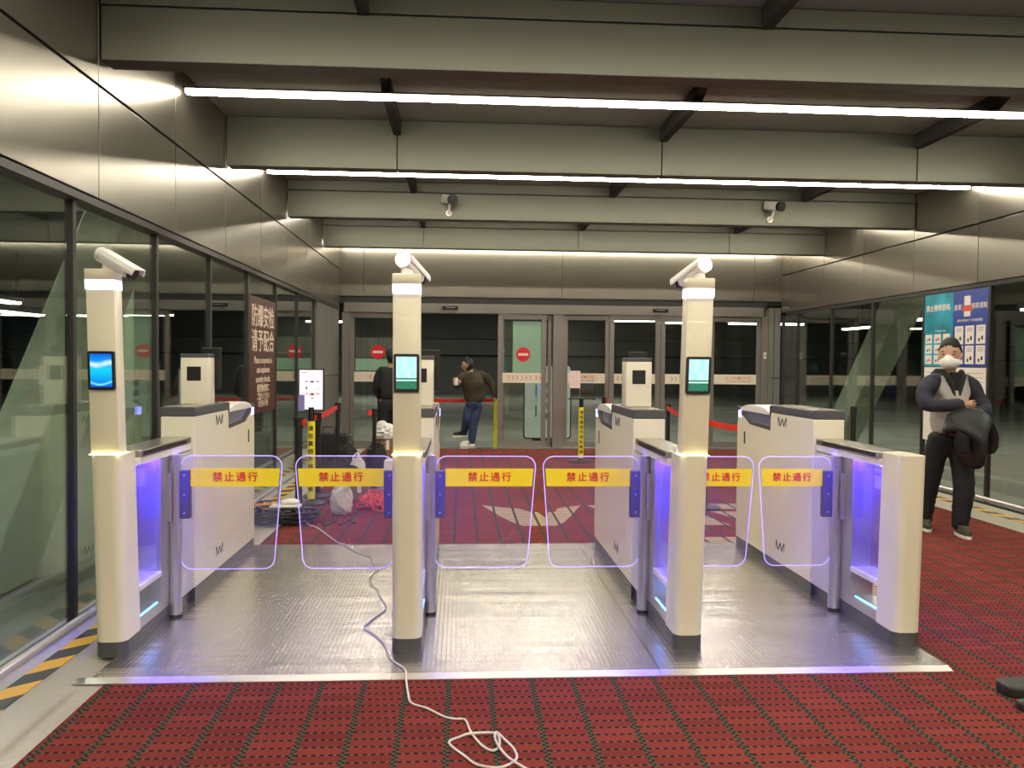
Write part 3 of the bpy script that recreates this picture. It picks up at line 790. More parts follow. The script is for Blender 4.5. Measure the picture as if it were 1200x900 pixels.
# ------------------------------------------------------------------ cctv cameras on the third beam
def cctv(x, z, label):
    y = 10.38
    t = thing('security_camera', label, 'camera', (x, y, z), 'security cameras on the third beam')
    MB().tube([(x, y, z), (x, y - 0.05, z), (x + 0.01, y - 0.10, z + 0.06), (x + 0.01, y - 0.12, z + 0.10)], 0.014, 10).build('camera_arm', M_WHITE2, t, smooth=True)
    MB().tube([(x, y - 0.001, z), (x, y - 0.015, z)], 0.04, 18).build('wall_plate', M_WHITE2, t, smooth=True)
    R = Matrix.Translation((x + 0.0, y - 0.13, z + 0.15)) @ Euler((0, 0, math.radians(-65))).to_matrix().to_4x4() @ Euler((0, math.radians(12), 0)).to_matrix().to_4x4()
    MB().box(-0.13, 0.10, -0.055, 0.055, -0.055, 0.055, bev=0.022, seg=3).map(lambda v: R @ v).build('camera_body', mat('cctv_body', (0.5, 0.5, 0.44), 0.5), t, smooth=True)
    MB().tube([R @ Vector((0.095, 0, 0)), R @ Vector((0.145, 0, 0))], 0.062, 20).build('camera_lens_shroud', M_BLACK, t, smooth=True)
cctv(-0.17, 3.42, 'small white security camera left of centre on third ceiling beam')
cctv(3.95, 3.42, 'small white security camera at the right on third ceiling beam')

# ------------------------------------------------------------------ brown banner on the left glass
def banner():
    X = XG_L + 0.012
    t = thing('wall_banner', 'tall brown banner with white lettering on the left glass wall', 'sign', (X, 9.24, 1.0))
    MB().box(X, X + 0.006, 8.77, 9.97, 0.97, 2.24).build('banner_sheet', M_BROWN, t)
    for z, body, size in ((2.00, '防爆安检', 0.26), (1.73, '请予配合', 0.26), (1.53, 'Please cooperate in', 0.105), (1.425, 'anti-explosion', 0.105), (1.32, 'security checks.', 0.105),
                          (1.215, '爆発物検査に', 0.095), (1.125, 'ご協力ください', 0.085), (1.045, '보안검사 협조', 0.08)):
        text('banner_lettering', body, size, (X + 0.0075, 9.37, z + 0.02), M_CREAMT, t, face='+x', fat=0.004 if size > .2 else 0.0015)
banner()

# ------------------------------------------------------------------ poster board on the right glass
def posters():
    X = XG_R - 0.012
    def panel(name, y0, y1, z0, z1, m, par, d=0.004, off=0.0):
        return MB().box(X - off - d, X - off, y0, y1, z0, z1).build(name, m, par)
    t = thing('safety_poster', 'teal notice poster with nine white picture cards, right glass wall', 'poster', (X, 9.85, 1.55), 'posters on the right glass wall')
    p = panel('sheet', 9.55, 10.16, 1.55, 2.455, M_TEALP, t)
    text('poster_lettering', '禁止携带登机', 0.085, (X - 0.0055, 9.86, 2.27), M_PAPER, t, face='-x', fat=0.002)
    text('poster_lettering', 'Prohibited articles', 0.03, (X - 0.0055, 9.80, 1.99), M_PAPER, t, face='-x')
    for r in range(3):
        for c in range(3):
            y = 10.05 - c * 0.19; z = 1.885 - r * 0.118 if False else 1.93 - r * 0.13
            cd = panel('picture_card', y - 0.07, y + 0.07, z - 0.11 + .02, z + 0.02, M_PAPER, t, 0.002, 0.004)
            mb = MB().box(X - 0.0068, X - 0.006, y - 0.035, y - 0.005, z - 0.055, z - 0.025)
            mb.build('card_print', [M_DARKT, M_REDTXT, M_GREYT][(r * 2 + c) % 3], cd)
            MB().box(X - 0.0068, X - 0.006, y + 0.012, y + 0.035, z - 0.065, z - 0.035).build('card_print', [M_GREYT, M_DARKT][(r + c) % 2], cd)
    t = thing('safety_poster', 'dark blue notice poster with six tall white cards, right glass wall', 'poster', (X, 9.2, 1.55), 'posters on the right glass wall')
    panel('sheet', 8.89, 9.545, 1.55, 2.455, M_BLUEP, t)
    panel('tilted_card', 9.21, 9.33, 2.14, 2.38, M_PAPER, t, 0.002, 0.004)
    panel('red_stamp', 9.17, 9.36, 2.20, 2.27, M_CHR, t, 0.001, 0.0065)
    text('poster_lettering', '旅客', 0.075, (X - 0.0055, 9.45, 2.25), M_PAPER, t, face='-x')
    text('poster_lettering', '携带须知', 0.075, (X - 0.0055, 9.05, 2.25), M_PAPER, t, face='-x')
    text('poster_lettering', '请您仔细阅读以下安全检查规定', 0.035, (X - 0.0055, 9.22, 2.09), M_PAPER, t, face='-x')
    for r in range(2):
        for c in range(3):
            y = 9.42 - c * 0.205; z = 2.03 - r * 0.235
            cd = panel('notice_card', y - 0.082, y + 0.082, z - 0.215, z, M_PAPER, t, 0.002, 0.004)
            for q in range(3):
                MB().box(X - 0.0068, X - 0.006, y - 0.05, y + 0.05, z - 0.03 - q * 0.018, z - 0.024 - q * 0.018).build('card_print', M_GREYT, cd)
            MB().box(X - 0.0068, X - 0.006, y - 0.045, y - 0.012, z - 0.17, z - 0.125).build('card_print', M_DARKT, cd)
            MB().box(X - 0.0068, X - 0.006, y + 0.012, y + 0.04, z - 0.19, z - 0.15).build('card_print', M_DARKT, cd)
    k = 0
    labs = ['white notice sheet under the teal poster, behind the masked man', 'white notice sheet under the blue poster, upper one nearest the dark mullion', 'white notice sheet lowest on the right glass, nearest the dark mullion']
    for y0, y1, z0, z1 in ((9.56, 10.14, 0.62, 1.54), (8.90, 9.54, 1.13, 1.54), (8.90, 9.54, 0.62, 1.115)):
        t = thing('notice_sheet', labs[k], 'notice', (X, (y0 + y1) / 2, z0), 'white notice sheets on the right glass wall'); k += 1
        panel('sheet', y0, y1, z0, z1, M_PAPER, t)
        for q in range(5):
            MB().box(X - 0.0048, X - 0.004, y0 + 0.06, y1 - 0.06, z1 - 0.07 - q * 0.05, z1 - 0.064 - q * 0.05).build('printed_line', M_GREYT, t)
posters()

# ------------------------------------------------------------------ stanchions, stands and belts
def disc_base(x, y, r=0.17):
    return MB().lathe([(r, 0.0065), (r, 0.018), (r * 0.9, 0.032), (0.05, 0.04), (0.035, 0.055)], x, y, 36)
def stanchion(x, y, label, h=0.98, r=0.027, stubs=()):
    t = thing('belt_stanchion', label, 'stanchion', (x, y, 0.0065), 'black belt stanchions')
    disc_base(x, y).build('base', M_BLACK, t, smooth=True)
    MB().tube([(x, y, 0.05), (x, y, h - 0.10)], r, 20).build('pole', M_BLACK, t, smooth=True)
    MB().tube([(x, y, h - 0.105), (x, y, h)], r + 0.010, 20).build('belt_head', M_BLACK, t, smooth=True)
    for (dx, dy) in stubs:
        d = Vector((dx, dy, 0)).normalized()
        a = Vector((x, y, h - 0.05)) + d * 0.036
        mb = MB(); n = Vector((-d.y, d.x, 0)) * 0.012
        vs = [a + n + Vector((0, 0, .03)), a - n + Vector((0, 0, .03)), a - n - Vector((0, 0, .03)), a + n - Vector((0, 0, .03))]
        b = [v + d * 0.05 for v in vs]
        A = [mb.bm.verts.new(v) for v in vs]; B = [mb.bm.verts.new(v) for v in b]
        mb.bm.faces.new(A); mb.bm.faces.new(B[::-1])
        for i in range(4): mb.bm.faces.new((A[i], A[(i + 1) % 4], B[(i + 1) % 4], B[i]))
        mb.build('belt_clip', M_RED, t)
    return t
def belt(p, q, label, w=0.062, sag=0.03):
    p, q = Vector(p), Vector(q); mb = MB(); N = 12; th = 0.002
    d = (q - p).normalized(); n = Vector((-d.y, d.x, 0)).normalized() * th
    prev = None
    for i in range(N + 1):
        f = i / N; c = p.lerp(q, f); c.z -= sag * 4 * f * (1 - f)
        ring = [mb.bm.verts.new(c + s * n + Vector((0, 0, h * w / 2))) for s, h in ((1, 1), (-1, 1), (-1, -1), (1, -1))]
        if prev:
            for k in range(4): mb.bm.faces.new((prev[k], prev[(k + 1) % 4], ring[(k + 1) % 4], ring[k]))
        else: mb.bm.faces.new(ring)
        prev = ring
    mb.bm.faces.new(prev[::-1])
    return tag(mb.build('barrier_belt', M_RED), label, 'belt', 'red barrier belts')
stanchion(-1.66, 8.52, 'black belt stanchion left of the yellow sign post', 0.97, 0.036, [(1, -0.4)])
stanchion(-1.62, 9.42, 'black belt stanchion just right of the yellow sign post', 0.96, 0.030, [(-0.5, -1)])
stanchion(-1.56, 10.5, 'black belt stanchion by the left door jamb, belt running to the sign post', 1.02)
stanchion(-1.03, 9.85, 'black belt stanchion in front of the dark clad person', 0.99, 0.024, [(-1, -0.6)])
belt((-1.562, 10.455, 0.965), (-1.62, 9.47, 0.90), 'red belt rising between two stanchions beside the white screen', sag=0.0)
stanchion(2.62, 8.62, 'black belt stanchion right behind the third gate tower', 0.98, 0.028)
stanchion(2.42, 13.75, 'black belt stanchion beside the pink sheet stand by the doors', 0.98, 0.028, [(1, -0.3), (1, -0.4)])
stanchion(5.10, 10.35, 'black belt stanchion by the right glass wall', 1.02, 0.032)
stanchion(2.95, 11.5, 'black belt stanchion hidden behind the third gate, near the doors', 0.98, 0.028)
stanchion(3.02, 7.85, 'black belt stanchion behind the rightmost gate cabinet', 0.98, 0.028)
belt((2.92, 11.47, 0.93), (2.64, 8.66, 0.93), 'red belt running from the third gate tower towards the doors')
belt((2.65, 8.59, 0.93), (2.985, 7.92, 0.93), 'red belt between third gate tower and rightmost gate cabinet')

def sign_post_yellow(x, y, label, h, wrap0, wrap1, base_r=0.17):
    t = thing('sign_post', label, 'stand', (x, y, 0.0065), 'yellow wrapped posts')
    disc_base(x, y, base_r).build('base', M_BLACK, t, smooth=True)
    MB().tube([(x, y, 0.05), (x, y, h)], 0.034, 20).build('pole', M_BLACK, t, smooth=True)
    wr = MB().tube([(x, y, wrap0), (x, y, wrap1)], 0.040, 24).build('yellow_wrap', M_YELLOW2, t, smooth=True)
    n = 8; zz = wrap1 - 0.08
    for ch in '请在黄线外排队等候':
        text('wrap_lettering', ch, 0.058, (x, y - 0.0415, zz), M_DARKT, wr, bold=0.001); zz -= (wrap1 - wrap0 - 0.1) / 9
    return t
ps = sign_post_yellow(-1.61, 8.95, 'yellow wrapped post carrying the white screen, left of centre', 1.05, 0.06, 0.90)
BX, BY = -0.09, 0.495
MB().box(-1.66+BX, -1.385+BX, 8.445+BY, 8.475+BY, 1.01, 1.465, bev=0.006).build('board_frame', M_BLACK, ps)
bd = MB().box(-1.646+BX, -1.399+BX, 8.441+BY, 8.446+BY, 1.026, 1.45).build('notice_board', mat('lit_paper', (0.8, 0.72, 0.78), 0.5, emit=(0.95, 0.80, 0.92), estr=0.75), ps)
for (x0, x1, z0, z1, m) in ((-1.61, -1.56, 1.432, 1.438, M_DARKT), (-1.585, -1.545, 1.335, 1.345, M_GREYT), (-1.525, -1.485, 1.328, 1.346, M_BLUEP), (-1.465, -1.425, 1.335, 1.345, M_BLUEP),
                            (-1.575, -1.555, 1.255, 1.285, M_GREYT), (-1.465, -1.43, 1.262, 1.268, M_GREYT), (-1.575, -1.555, 1.20, 1.215, M_REDTXT), (-1.525, -1.485, 1.19, 1.215, M_REDTXT), (-1.465, -1.425, 1.205, 1.215, M_REDTXT),
                            (-1.525, -1.48, 1.155, 1.163, M_DARKT), (-1.61, -1.42, 1.40, 1.402, M_GREYT), (-1.61, -1.42, 1.385, 1.387, M_GREYT)):
    MB().box(x0+BX-.006, x1+BX-.006, 8.4385+BY, 8.4405+BY, z0-.012, z1-.012).build('board_print', m, bd)
MB().box(-1.66+BX, -1.585+BX, 8.425+BY, 8.438+BY, 0.98, 1.19, bev=0.002).build('leaflet_pocket', M_CLEARB, ps)
MB().box(-1.655+BX, -1.59+BX, 8.429+BY, 8.434+BY, 1.01, 1.185).build('leaflet', mat('violet_leaflet', (0.35, 0.30, 0.70), 0.5), ps)

ps = sign_post_yellow(1.885, 12.75, 'yellow wrapped post with black tray and pink sheet by the doors', 0.99, 0.06, 0.86, 0.21)
MB().box(1.68, 2.10, 12.68, 12.83, 0.985, 1.005, bev=0.004).build('tray', M_BLACK, ps)
MB().box(1.84, 2.08, 12.742, 12.746, 1.005, 1.42).build('acrylic_holder', M_CLEARB, ps)
MB().box(1.70, 1.865, 12.735, 12.741, 1.16, 1.43).build('pink_sheet', mat('pink_sheet', (0.80, 0.62, 0.62), 0.6), ps)
MB().tube([(1.86, 12.745, 1.0), (1.86, 12.745, 1.30)], 0.004, 8).build('holder_rod', M_STEEL, ps)

# ------------------------------------------------------------------ clutter on the floor, left
def coil():
    mb = MB(); pts = []
    for i in range(420):
        a = i / 420 * 2 * PI * 11
        rr = 0.21 + 0.075 * math.sin(i * 0.37) + 0.03 * math.sin(i * 0.11)
        pts.append((-1.70 + rr * 1.2 * math.cos(a), 7.93 + rr * 0.95 * math.sin(a), 0.022 + 0.10 * (i / 420) + 0.008 * math.sin(i * 0.9)))
    mb.tube(pts, 0.010, 8)
    return tag(mb.build('cable_coil', mat('black_cable', (0.015, 0.015, 0.018), 0.45), smooth=True), 'big coil of black cable on the floor behind the first flaps', 'cable')
coil()
loops = []
for i in range(90):
    a = i / 90 * 2 * PI * 3
    loops.append((-1.98 + 0.10 * math.cos(a) + 0.02 * math.sin(i), 8.35 + 0.12 * math.sin(a * 0.8), 0.02 + 0.10 * abs(math.sin(i * 0.21))))
tag(MB().tube(loops, 0.006, 8).build('loose_wire', M_BLACK, smooth=True), 'loose black wires curling up at the left of the cable coil', 'wire')
lo = []
for i in range(60):
    lo.append((-1.35 + i * 0.006, 7.75 + 0.10 * math.sin(i * 0.3) + i * 0.003, 0.014))
tag(MB().tube(lo, 0.006, 8).build('loose_wire', M_BLACK, smooth=True), 'thin black wire trailing right from the coil across the carpet', 'wire')
t = thing('network_box', 'small white network box lying on top of the cable coil', 'box', (-1.68, 7.90, 0.142))
MB().box(-1.80, -1.52, 7.82, 7.97, 0.148, 0.177, bev=0.008).build('box_body', M_WHITE2, t)
MB().box(-1.79, -1.53, 7.818, 7.821, 0.155, 0.163).build('port_strip', M_BLACK, t)
MB().ball((-1.62, 7.92, 0.204), (0.09, 0.05, 0.028), 16).build('adapter', M_WHITE2, t, smooth=True)
for k, (x, y) in enumerate(((-1.93, 8.02), (-2.03, 7.86))):
    t = thing('cable_reel_tag', ['orange plastic tag lying on the coil, beside the white network box', 'small orange tag at the far left edge of the cable coil'][k], 'tag', (x, y, 0.10), 'orange tags on the coil')
    MB().prism([(x - 0.08, 0.150), (x + 0.10, 0.158), (x + 0.10, 0.166), (x - 0.08, 0.158)], 'y', y - 0.05, y + 0.05).build('tag_plate', mat('orange_plastic', (0.75, 0.25, 0.03), 0.5), t, bevel=0.003)
    MB().tube([(x, y, 0.158), (x + 0.01, y, 0.18), (x + 0.03, y, 0.162)], 0.003, 6).build('tag_loop', M_BLACK, t)
# orange rope tangle
random.seed(3); pts = []
p = Vector((-0.85, 8.6, 0.03))
for i in range(120):
    a = i * 0.55 + random.uniform(-0.3, 0.3); r_ = random.uniform(0.05, 0.20)
    hump = max(0, 0.20 - 0.9 * abs(r_ - 0.08))
    pts.append(Vector((-0.86 + r_ * 1.1 * math.cos(a), 8.62 + r_ * math.sin(a), 0.018 + random.uniform(0, hump))))
sm = []
for i in range(len(pts) - 3):
    for f in (0, 0.33, 0.66):
        a, b, c, d = pts[i:i + 4]
        sm.append(0.5 * ((2 * b) + (-a + c) * f + (2 * a - 5 * b + 4 * c - d) * f * f + (-a + 3 * b - 3 * c + d) * f ** 3))
for v in sm: v.z = max(v.z, 0.013)
tag(MB().tube(sm, 0.0055, 6).build('cable_tangle', mat('orange_cord', (0.90, 0.14, 0.06), 0.5), smooth=True), 'tangled bright orange cord on the red carpet', 'cord')

def blob(name, c, r, m, parent=None, seed=0, amp=0.12, seg=28, flat=True):
    random.seed(seed)
    ph = [(random.uniform(2, 9), random.uniform(2, 9), random.uniform(2, 9), random.uniform(0, 6)) for _ in range(6)]
    mb = MB().ball((0, 0, 0), 1.0, seg)
    def f(v):
        n = v.normalized(); k = 1.0
        for (a, b, c2, d) in ph: k += amp / 3 * abs(math.sin(a * n.x + b * n.y + c2 * n.z + d)) * (1 if a > 5 else -1)
        n = n * k
        z = n.z
        if flat and z < -0.55: z = -0.55 - (abs(z) - 0.55) * 0.1
        return Vector((c[0] + n.x * r[0], c[1] + n.y * r[1], c[2] + z * r[2]))
    return mb.map(f).build(name, m, parent, smooth=True, angle=28)
M_BAGP = mat('white_plastic_bag', (0.72, 0.70, 0.68), 0.25, bump=0.6, bscale=18)
t = thing('plastic_bag', 'white knotted plastic bag standing on the red carpet', 'bag', (-1.20, 8.35, 0.0065))
b = blob('bag_body', (-1.20, 8.35, 0.125), (0.125, 0.12, 0.21), M_BAGP, t, 4, 0.25)
MB().prism([(-1.27, 0.22), (-1.10, 0.36), (-1.05, 0.34), (-1.16, 0.24), (-1.13, 0.05), (-1.20, 0.10)], 'y', 8.20, 8.26).build('bag_fold', M_BAGP, t, bevel=0.012)
blob('bag_neck', (-1.18, 8.36, 0.33), (0.07, 0.06, 0.07), M_BAGP, t, 9, 0.3, flat=False)
t = thing('plastic_bag', 'pale plastic carrier bag with looped handles among the black luggage', 'bag', (-1.29, 10.35, 0.0065))
blob('bag_body', (-1.29, 10.35, 0.14), (0.12, 0.10, 0.22), M_BAGP, t, 12, 0.2)
MB().tube([(-1.35, 10.35, 0.28), (-1.34, 10.35, 0.36), (-1.30, 10.35, 0.40), (-1.26, 10.35, 0.36), (-1.24, 10.35, 0.28)], 0.012, 8).build('bag_handle', M_BAGP, t, smooth=True)
M_CARD = mat('brown_cardboard', (0.26, 0.15, 0.075), 0.8, noise=0.1)
def carton(x0, x1, y0, y1, z0, z1, label, m=M_CARD, tape=M_PAPER):
    t = thing('cardboard_box', label, 'box', ((x0 + x1) / 2, (y0 + y1) / 2, z0), 'boxes among the luggage')
    MB().box(x0, x1, y0, y1, z0, z1, bev=0.004).build('carton', m, t)
    xm = (x0 + x1) / 2
    MB().box(xm - 0.022, xm + 0.022, y0 - 0.0015, y1, z1 - 0.12, z1 + 0.001).build('tape', tape, t)
    MB().box(x0 + 0.002, x1 - 0.002, y0 - 0.0012, y0 + 0.001, z1 - 0.006, z1 - 0.002).build('lid_seam', M_DARKT, t)
carton(-1.22, -0.78, 11.30, 11.75, 0.0065, 0.46, 'large brown cardboard box under the white fluffy bag')
carton(-0.98, -0.66, 10.55, 10.85, 0.0065, 0.27, 'white box with orange rim in front of the brown carton', M_WHITE2, mat('orange_tape', (0.8, 0.3, 0.06), 0.5))
carton(-1.22, -1.02, 9.15, 9.35, 0.0065, 0.21, 'small brown cardboard box behind the knotted white bag')
t = thing('plastic_bag', 'puffy white bag on top of the brown cardboard box', 'bag', (-1.05, 11.5, 0.462))
blob('bag_body', (-1.05, 11.5, 0.555), (0.17, 0.16, 0.14), M_BAGP, t, 21, 0.3)
blob('bag_neck', (-1.10, 11.48, 0.67), (0.06, 0.05, 0.05), M_BAGP, t, 22, 0.3, flat=False)
# luggage
t = thing('suitcase', 'black upright suitcase behind the yellow sign post', 'suitcase', (-1.78, 11.2, 0.0065))
MB().box(-1.91, -1.53, 11.05, 11.32, 0.05, 0.58, bev=0.03, seg=3).build('case_shell', M_BLACKF, t, smooth=True)
for x in (-1.86, -1.58):
    for y in (11.1, 11.27): MB().tube([(x - 0.012, y, 0.03), (x + 0.012, y, 0.03)], 0.0235, 14).build('wheel', M_BLACK, t, smooth=True)
MB().tube([(-1.86, 11.18, 0.57), (-1.86, 11.18, 0.66), (-1.70, 11.18, 0.66), (-1.70, 11.18, 0.57)], 0.010, 8).build('handle', M_BLACK, t, smooth=True)
for k, (c, r, lb) in enumerate((((-1.50, 10.80, 0.19), (0.20, 0.2, 0.34), 'soft black holdall bag beside the upright suitcase'),
                               ((-1.12, 10.98, 0.17), (0.15, 0.17, 0.29), 'small soft black bag in front of the brown carton'),
                               ((-1.27, 9.53, 0.11), (0.14, 0.14, 0.19), 'soft black bag on the floor behind the white knotted bag'))):
    t = thing('luggage_bag', lb, 'bag', (c[0], c[1], 0.0065), 'black bags on the floor')
    blob('bag_body', (c[0], c[1], c[2]), r, M_BLACKF, t, 31 + k, 0.25)
    MB().tube([(c[0] - r[0] * .5, c[1], c[2] + r[2] * .8), (c[0] - r[0] * .3, c[1], c[2] + r[2] * 1.12), (c[0] + r[0] * .3, c[1], c[2] + r[2] * 1.12), (c[0] + r[0] * .5, c[1], c[2] + r[2] * .8)], 0.010, 8).build('bag_strap', M_BLACK, t, smooth=True)
t = thing('computer_case', 'flat black equipment case on the carpet behind the yellow post', 'case', (-1.31, 8.94, 0.0065))
MB().box(-1.41, -1.22, 8.85, 9.03, 0.0065, 0.05, bev=0.006).build('case_body', M_BLACK, t)
MB().box(-1.40, -1.23, 8.847, 8.850, 0.02, 0.03).build('case_trim', M_GREYT, t)

# white cable from the coil to the foreground
CAB = [(-1.60, 7.93, .15), (-1.539, 7.88, .10), (-1.42, 7.74, .02), (-1.312, 7.611, .012), (-1.118, 7.17, .012), (-1.03, 6.98, .012), (-0.99, 6.93, .014), (-0.963, 6.86, .026), (-0.804, 6.535, .026), (-0.70, 6.40, .026), (-0.664, 6.23, .026), (-0.60, 6.05, .026), (-0.617, 5.907, .026), (-0.63, 5.75, .026), (-0.596, 5.595, .026), (-0.54, 5.45, .026), (-0.525, 5.351, .026), (-0.457, 5.091, .026), (-0.47, 4.98, .026), (-0.50, 4.891, .026), (-0.545, 4.706, .026),
       (-0.50, 4.62, .026), (-0.465, 4.558, .026), (-0.42, 4.46, .026), (-0.391, 4.367, .026), (-0.365, 4.25, .026), (-0.338, 4.168, .026), (-0.268, 4.045, .026), (-0.255, 3.94, .018), (-0.236, 3.789, .012), (-0.213, 3.674, .012), (-0.142, 3.617, .012), (-0.064, 3.526, .012), (-0.01, 3.50, .012), (0.028, 3.489, .012), (0.052, 3.367, .012), (0.098, 3.244, .012), (0.138, 3.207, .012), (0.164, 3.249, .012), (0.164, 3.331, .013),
       (0.143, 3.345, .020), (0.05, 3.338, .022), (0.01, 3.33, .014), (-0.039, 3.28, .012), (0.026, 3.163, .012), (0.075, 3.093, .012), (0.16, 3.07, .012), (0.223, 3.13, .012), (0.222, 3.21, .012), (0.19, 3.29, .014), (0.155, 3.345, .022), (0.15, 3.27, .024), (0.18, 3.16, .020), (0.23, 3.09, .012), (0.30, 3.0, .012), (0.42, 2.8, .012), (0.5, 2.4, .012)]
sm = []
for i in range(len(CAB) - 1):
    a = Vector(CAB[max(i - 1, 0)]); b = Vector(CAB[i]); c = Vector(CAB[i + 1]); d = Vector(CAB[min(i + 2, len(CAB) - 1)])
    for f in (0, 0.25, 0.5, 0.75):
        v = 0.5 * ((2 * b) + (-a + c) * f + (2 * a - 5 * b + 4 * c - d) * f * f + (-a + 3 * b - 3 * c + d) * f ** 3)
        sm.append(v)
tag(MB().tube(sm, 0.0052, 8).build('white_cable', mat('white_cable_pvc', (0.78, 0.72, 0.68), 0.4), smooth=True), 'long white cable snaking over platform to foreground carpet', 'cable')

# black feet of a stand at the right edge
t = thing('equipment_stand', 'flat black feet of a stand at the lower right edge', 'stand', (3.0, 3.66, 0.0065))
def foot(a, b, w0, w1, h, nm='foot'):
    a, b = Vector(a), Vector(b); d = (b - a).normalized(); n = Vector((-d.y, d.x))
    poly = [a + n * w0 * .7, a + n * w0 * .35 - d * 0.03, a - n * w0 * .35 - d * 0.03, a - n * w0 * .7, b - n * w1, b + n * w1]
    MB().prism([p[:] for p in poly], 'z', 0.0068, h).build(nm, mat('black_rubber', (0.03, 0.029, 0.026), 0.5), t, bevel=0.012)
foot((2.585, 3.68), (3.15, 3.72), 0.10, 0.10, 0.06)
foot((2.54, 3.50), (3.15, 3.44), 0.05, 0.06, 0.05)
MB().tube([(3.1, 3.7, 0.05), (3.1, 3.7, 0.9)], 0.025, 16).build('stand_pole', M_BLACK, t, smooth=True)

# ------------------------------------------------------------------ outside
M_CONC = mat('pale_column', (0.30, 0.34, 0.25), 0.7, noise=0.1)
def column(p0, p1, w_, d_, label):
    p0, p1 = Vector(p0), Vector(p1)
    mb = MB(); A = []; 
    for p in (p0, p1):
        A.append([mb.bm.verts.new(p + Vector((sx * d_ / 2, sy * w_ / 2, 0))) for sx, sy in ((-1, -1), (1, -1), (1, 1), (-1, 1))])
    mb.bm.faces.new(A[0]); mb.bm.faces.new(A[1][::-1])
    for i in range(4): mb.bm.faces.new((A[0][i], A[0][(i + 1) % 4], A[1][(i + 1) % 4], A[1][i]))
    return tag(mb.build('slanted_column', M_CONC, bevel=0.02), label, 'column', 'pale columns outside the glass')
column((-3.4, 6.0, -0.12), (-3.4, 9.6, 4.4), 0.75, 0.4, 'pale slanted column outside the left glass wall')
column((7.3, 15.6, -0.12), (7.3, 11.6, 4.4), 0.75, 0.4, 'pale slanted column outside the right glass wall')
def pier(x, y, w_, d_, h, label):
    return tag(MB().box(x - d_ / 2, x + d_ / 2, y - w_ / 2, y + w_ / 2, -0.12, h, bev=0.02).build('upright_column', M_CONC), label, 'column', 'pale columns outside the glass')
pier(-3.3, 3.6, 1.1, 0.4, 4.4, 'pale upright column outside the left glass, at the picture edge')
pier(-4.6, 11.8, 0.9, 0.4, 4.4, 'pale upright column outside the left glass, beyond the leftmost tower')
pier(7.0, 8.3, 2.2, 0.3, 4.4, 'pale broad column outside the right glass, right of the posters')
# outdoor lamps
M_OUTL = mat('outdoor_lamp', (1, 1, 1), 0.5, emit=(1.0, 0.95, 0.80), estr=14.0)
def outlamp(x, y, z, L, label, ax='x'):
    t = thing('outdoor_lamp', label, 'light', (x, y, z), 'lamps under the canopy outside')
    dx, dy = (L / 2, 0.12) if ax == 'x' else (0.12, L / 2)
    MB().box(x - dx - 0.05, x + dx + 0.05, y - dy - 0.05, y + dy + 0.05, z, z + 0.10).build('lamp_housing', M_DARKM, t)
    MB().box(x - dx, x + dx, y - dy, y + dy, z - 0.05, z - 0.001).build('lamp_tube', M_OUTL, t)
    MB().box(x - 0.03, x + 0.03, y - 0.03, y + 0.03, z + 0.10, 4.4).build('lamp_hanger', M_DARKM, t)
L_ = [(5.6, 27, 3.0, 1.6, 'canopy lamp seen through the door glass, left of the third gate pedestal'), (8.0, 29, 3.05, 2.0, 'canopy lamp seen through the door glass, right of third gate pedestal'), (10.6, 28, 3.0, 2.6, 'canopy lamp seen through the rightmost door glass'),
      (-4.6, 28, 2.9, 1.2, 'canopy lamp seen through the left door glass')]
for a in L_: outlamp(*a)
for k, (x, y) in enumerate(((-9, 9), (-9, 13.5), (-10, 18), (-12, 23))):
    outlamp(x, y, 2.85 - 0.02 * k, 2.2, ['nearest', 'second', 'third', 'farthest'][k] + ' canopy lamp outside the left glass wall', 'y')
for k, (x, y) in enumerate(((13, 17), (13, 22), (14, 28))):
    outlamp(x, y, 2.9, 2.4, ['nearest', 'middle', 'farthest'][k] + ' canopy lamp outside the right glass wall', 'y')
def added_soffit_fill(x, y, label, s_=0.35):  # added lamps, out of view, that brighten the exterior beyond the glass
    t = thing('soffit_lamp', label, 'light', (x, y, 4.38), 'square lamps set in the outdoor canopy')
    MB().box(x - s_ - .04, x + s_ + .04, y - s_ - .04, y + s_ + .04, 4.34, 4.398).build('lamp_rim', M_DARKM, t)
    MB().box(x - s_, x + s_, y - s_, y + s_, 4.325, 4.339).build('lamp_face', mat('soffit_lamp_face', (1, 1, 1), 0.5, emit=(1.0, 1.0, 0.84), estr=80.0), t)
for k, (x, y) in enumerate(((-5.6, 4.0), (-5.6, 9.5), (-5.6, 15.0))): added_soffit_fill(x, y, ['nearest', 'middle', 'farthest'][k] + ' square canopy lamp high outside the left glass wall')
for k, (x, y) in enumerate(((9.4, 7.0), (9.4, 12.5), (9.4, 18.0))): added_soffit_fill(x, y, ['nearest', 'middle', 'farthest'][k] + ' square canopy lamp high outside the right glass wall')
for k, (x, y) in enumerate(((-0.5, 19.0), (4.0, 19.0))): added_soffit_fill(x, y, ['square canopy lamp high outside, beyond the open left doorway', 'square canopy lamp high outside, beyond the right doors'][k])
for k, (x, y) in enumerate(((-3.0, 36.0), (5.0, 36.0))): added_soffit_fill(x, y, ['farthest square canopy lamp on the left, close to the distant building', 'farthest square canopy lamp on the right, close to the distant building'][k], 0.5)
S('canopy_outside', MB().box(-30, -2.6, -6, 40, 4.4, 4.5).box(6.3, 34, -6, 40, 4.4, 4.5).box(-2.6, 6.3, 15.4, 40, 4.4, 4.5), mat('canopy_soffit', (0.12, 0.12, 0.11), 0.6))
S('building_outside', MB().box(-30, 34, 44, 45, -0.12, 1.9).box(-30, 34, 43.6, 45, 1.95, 2.75).box(-30, 34, 44, 45, 2.8, 9), mat('far_facade', (0.09, 0.09, 0.085), 0.6))
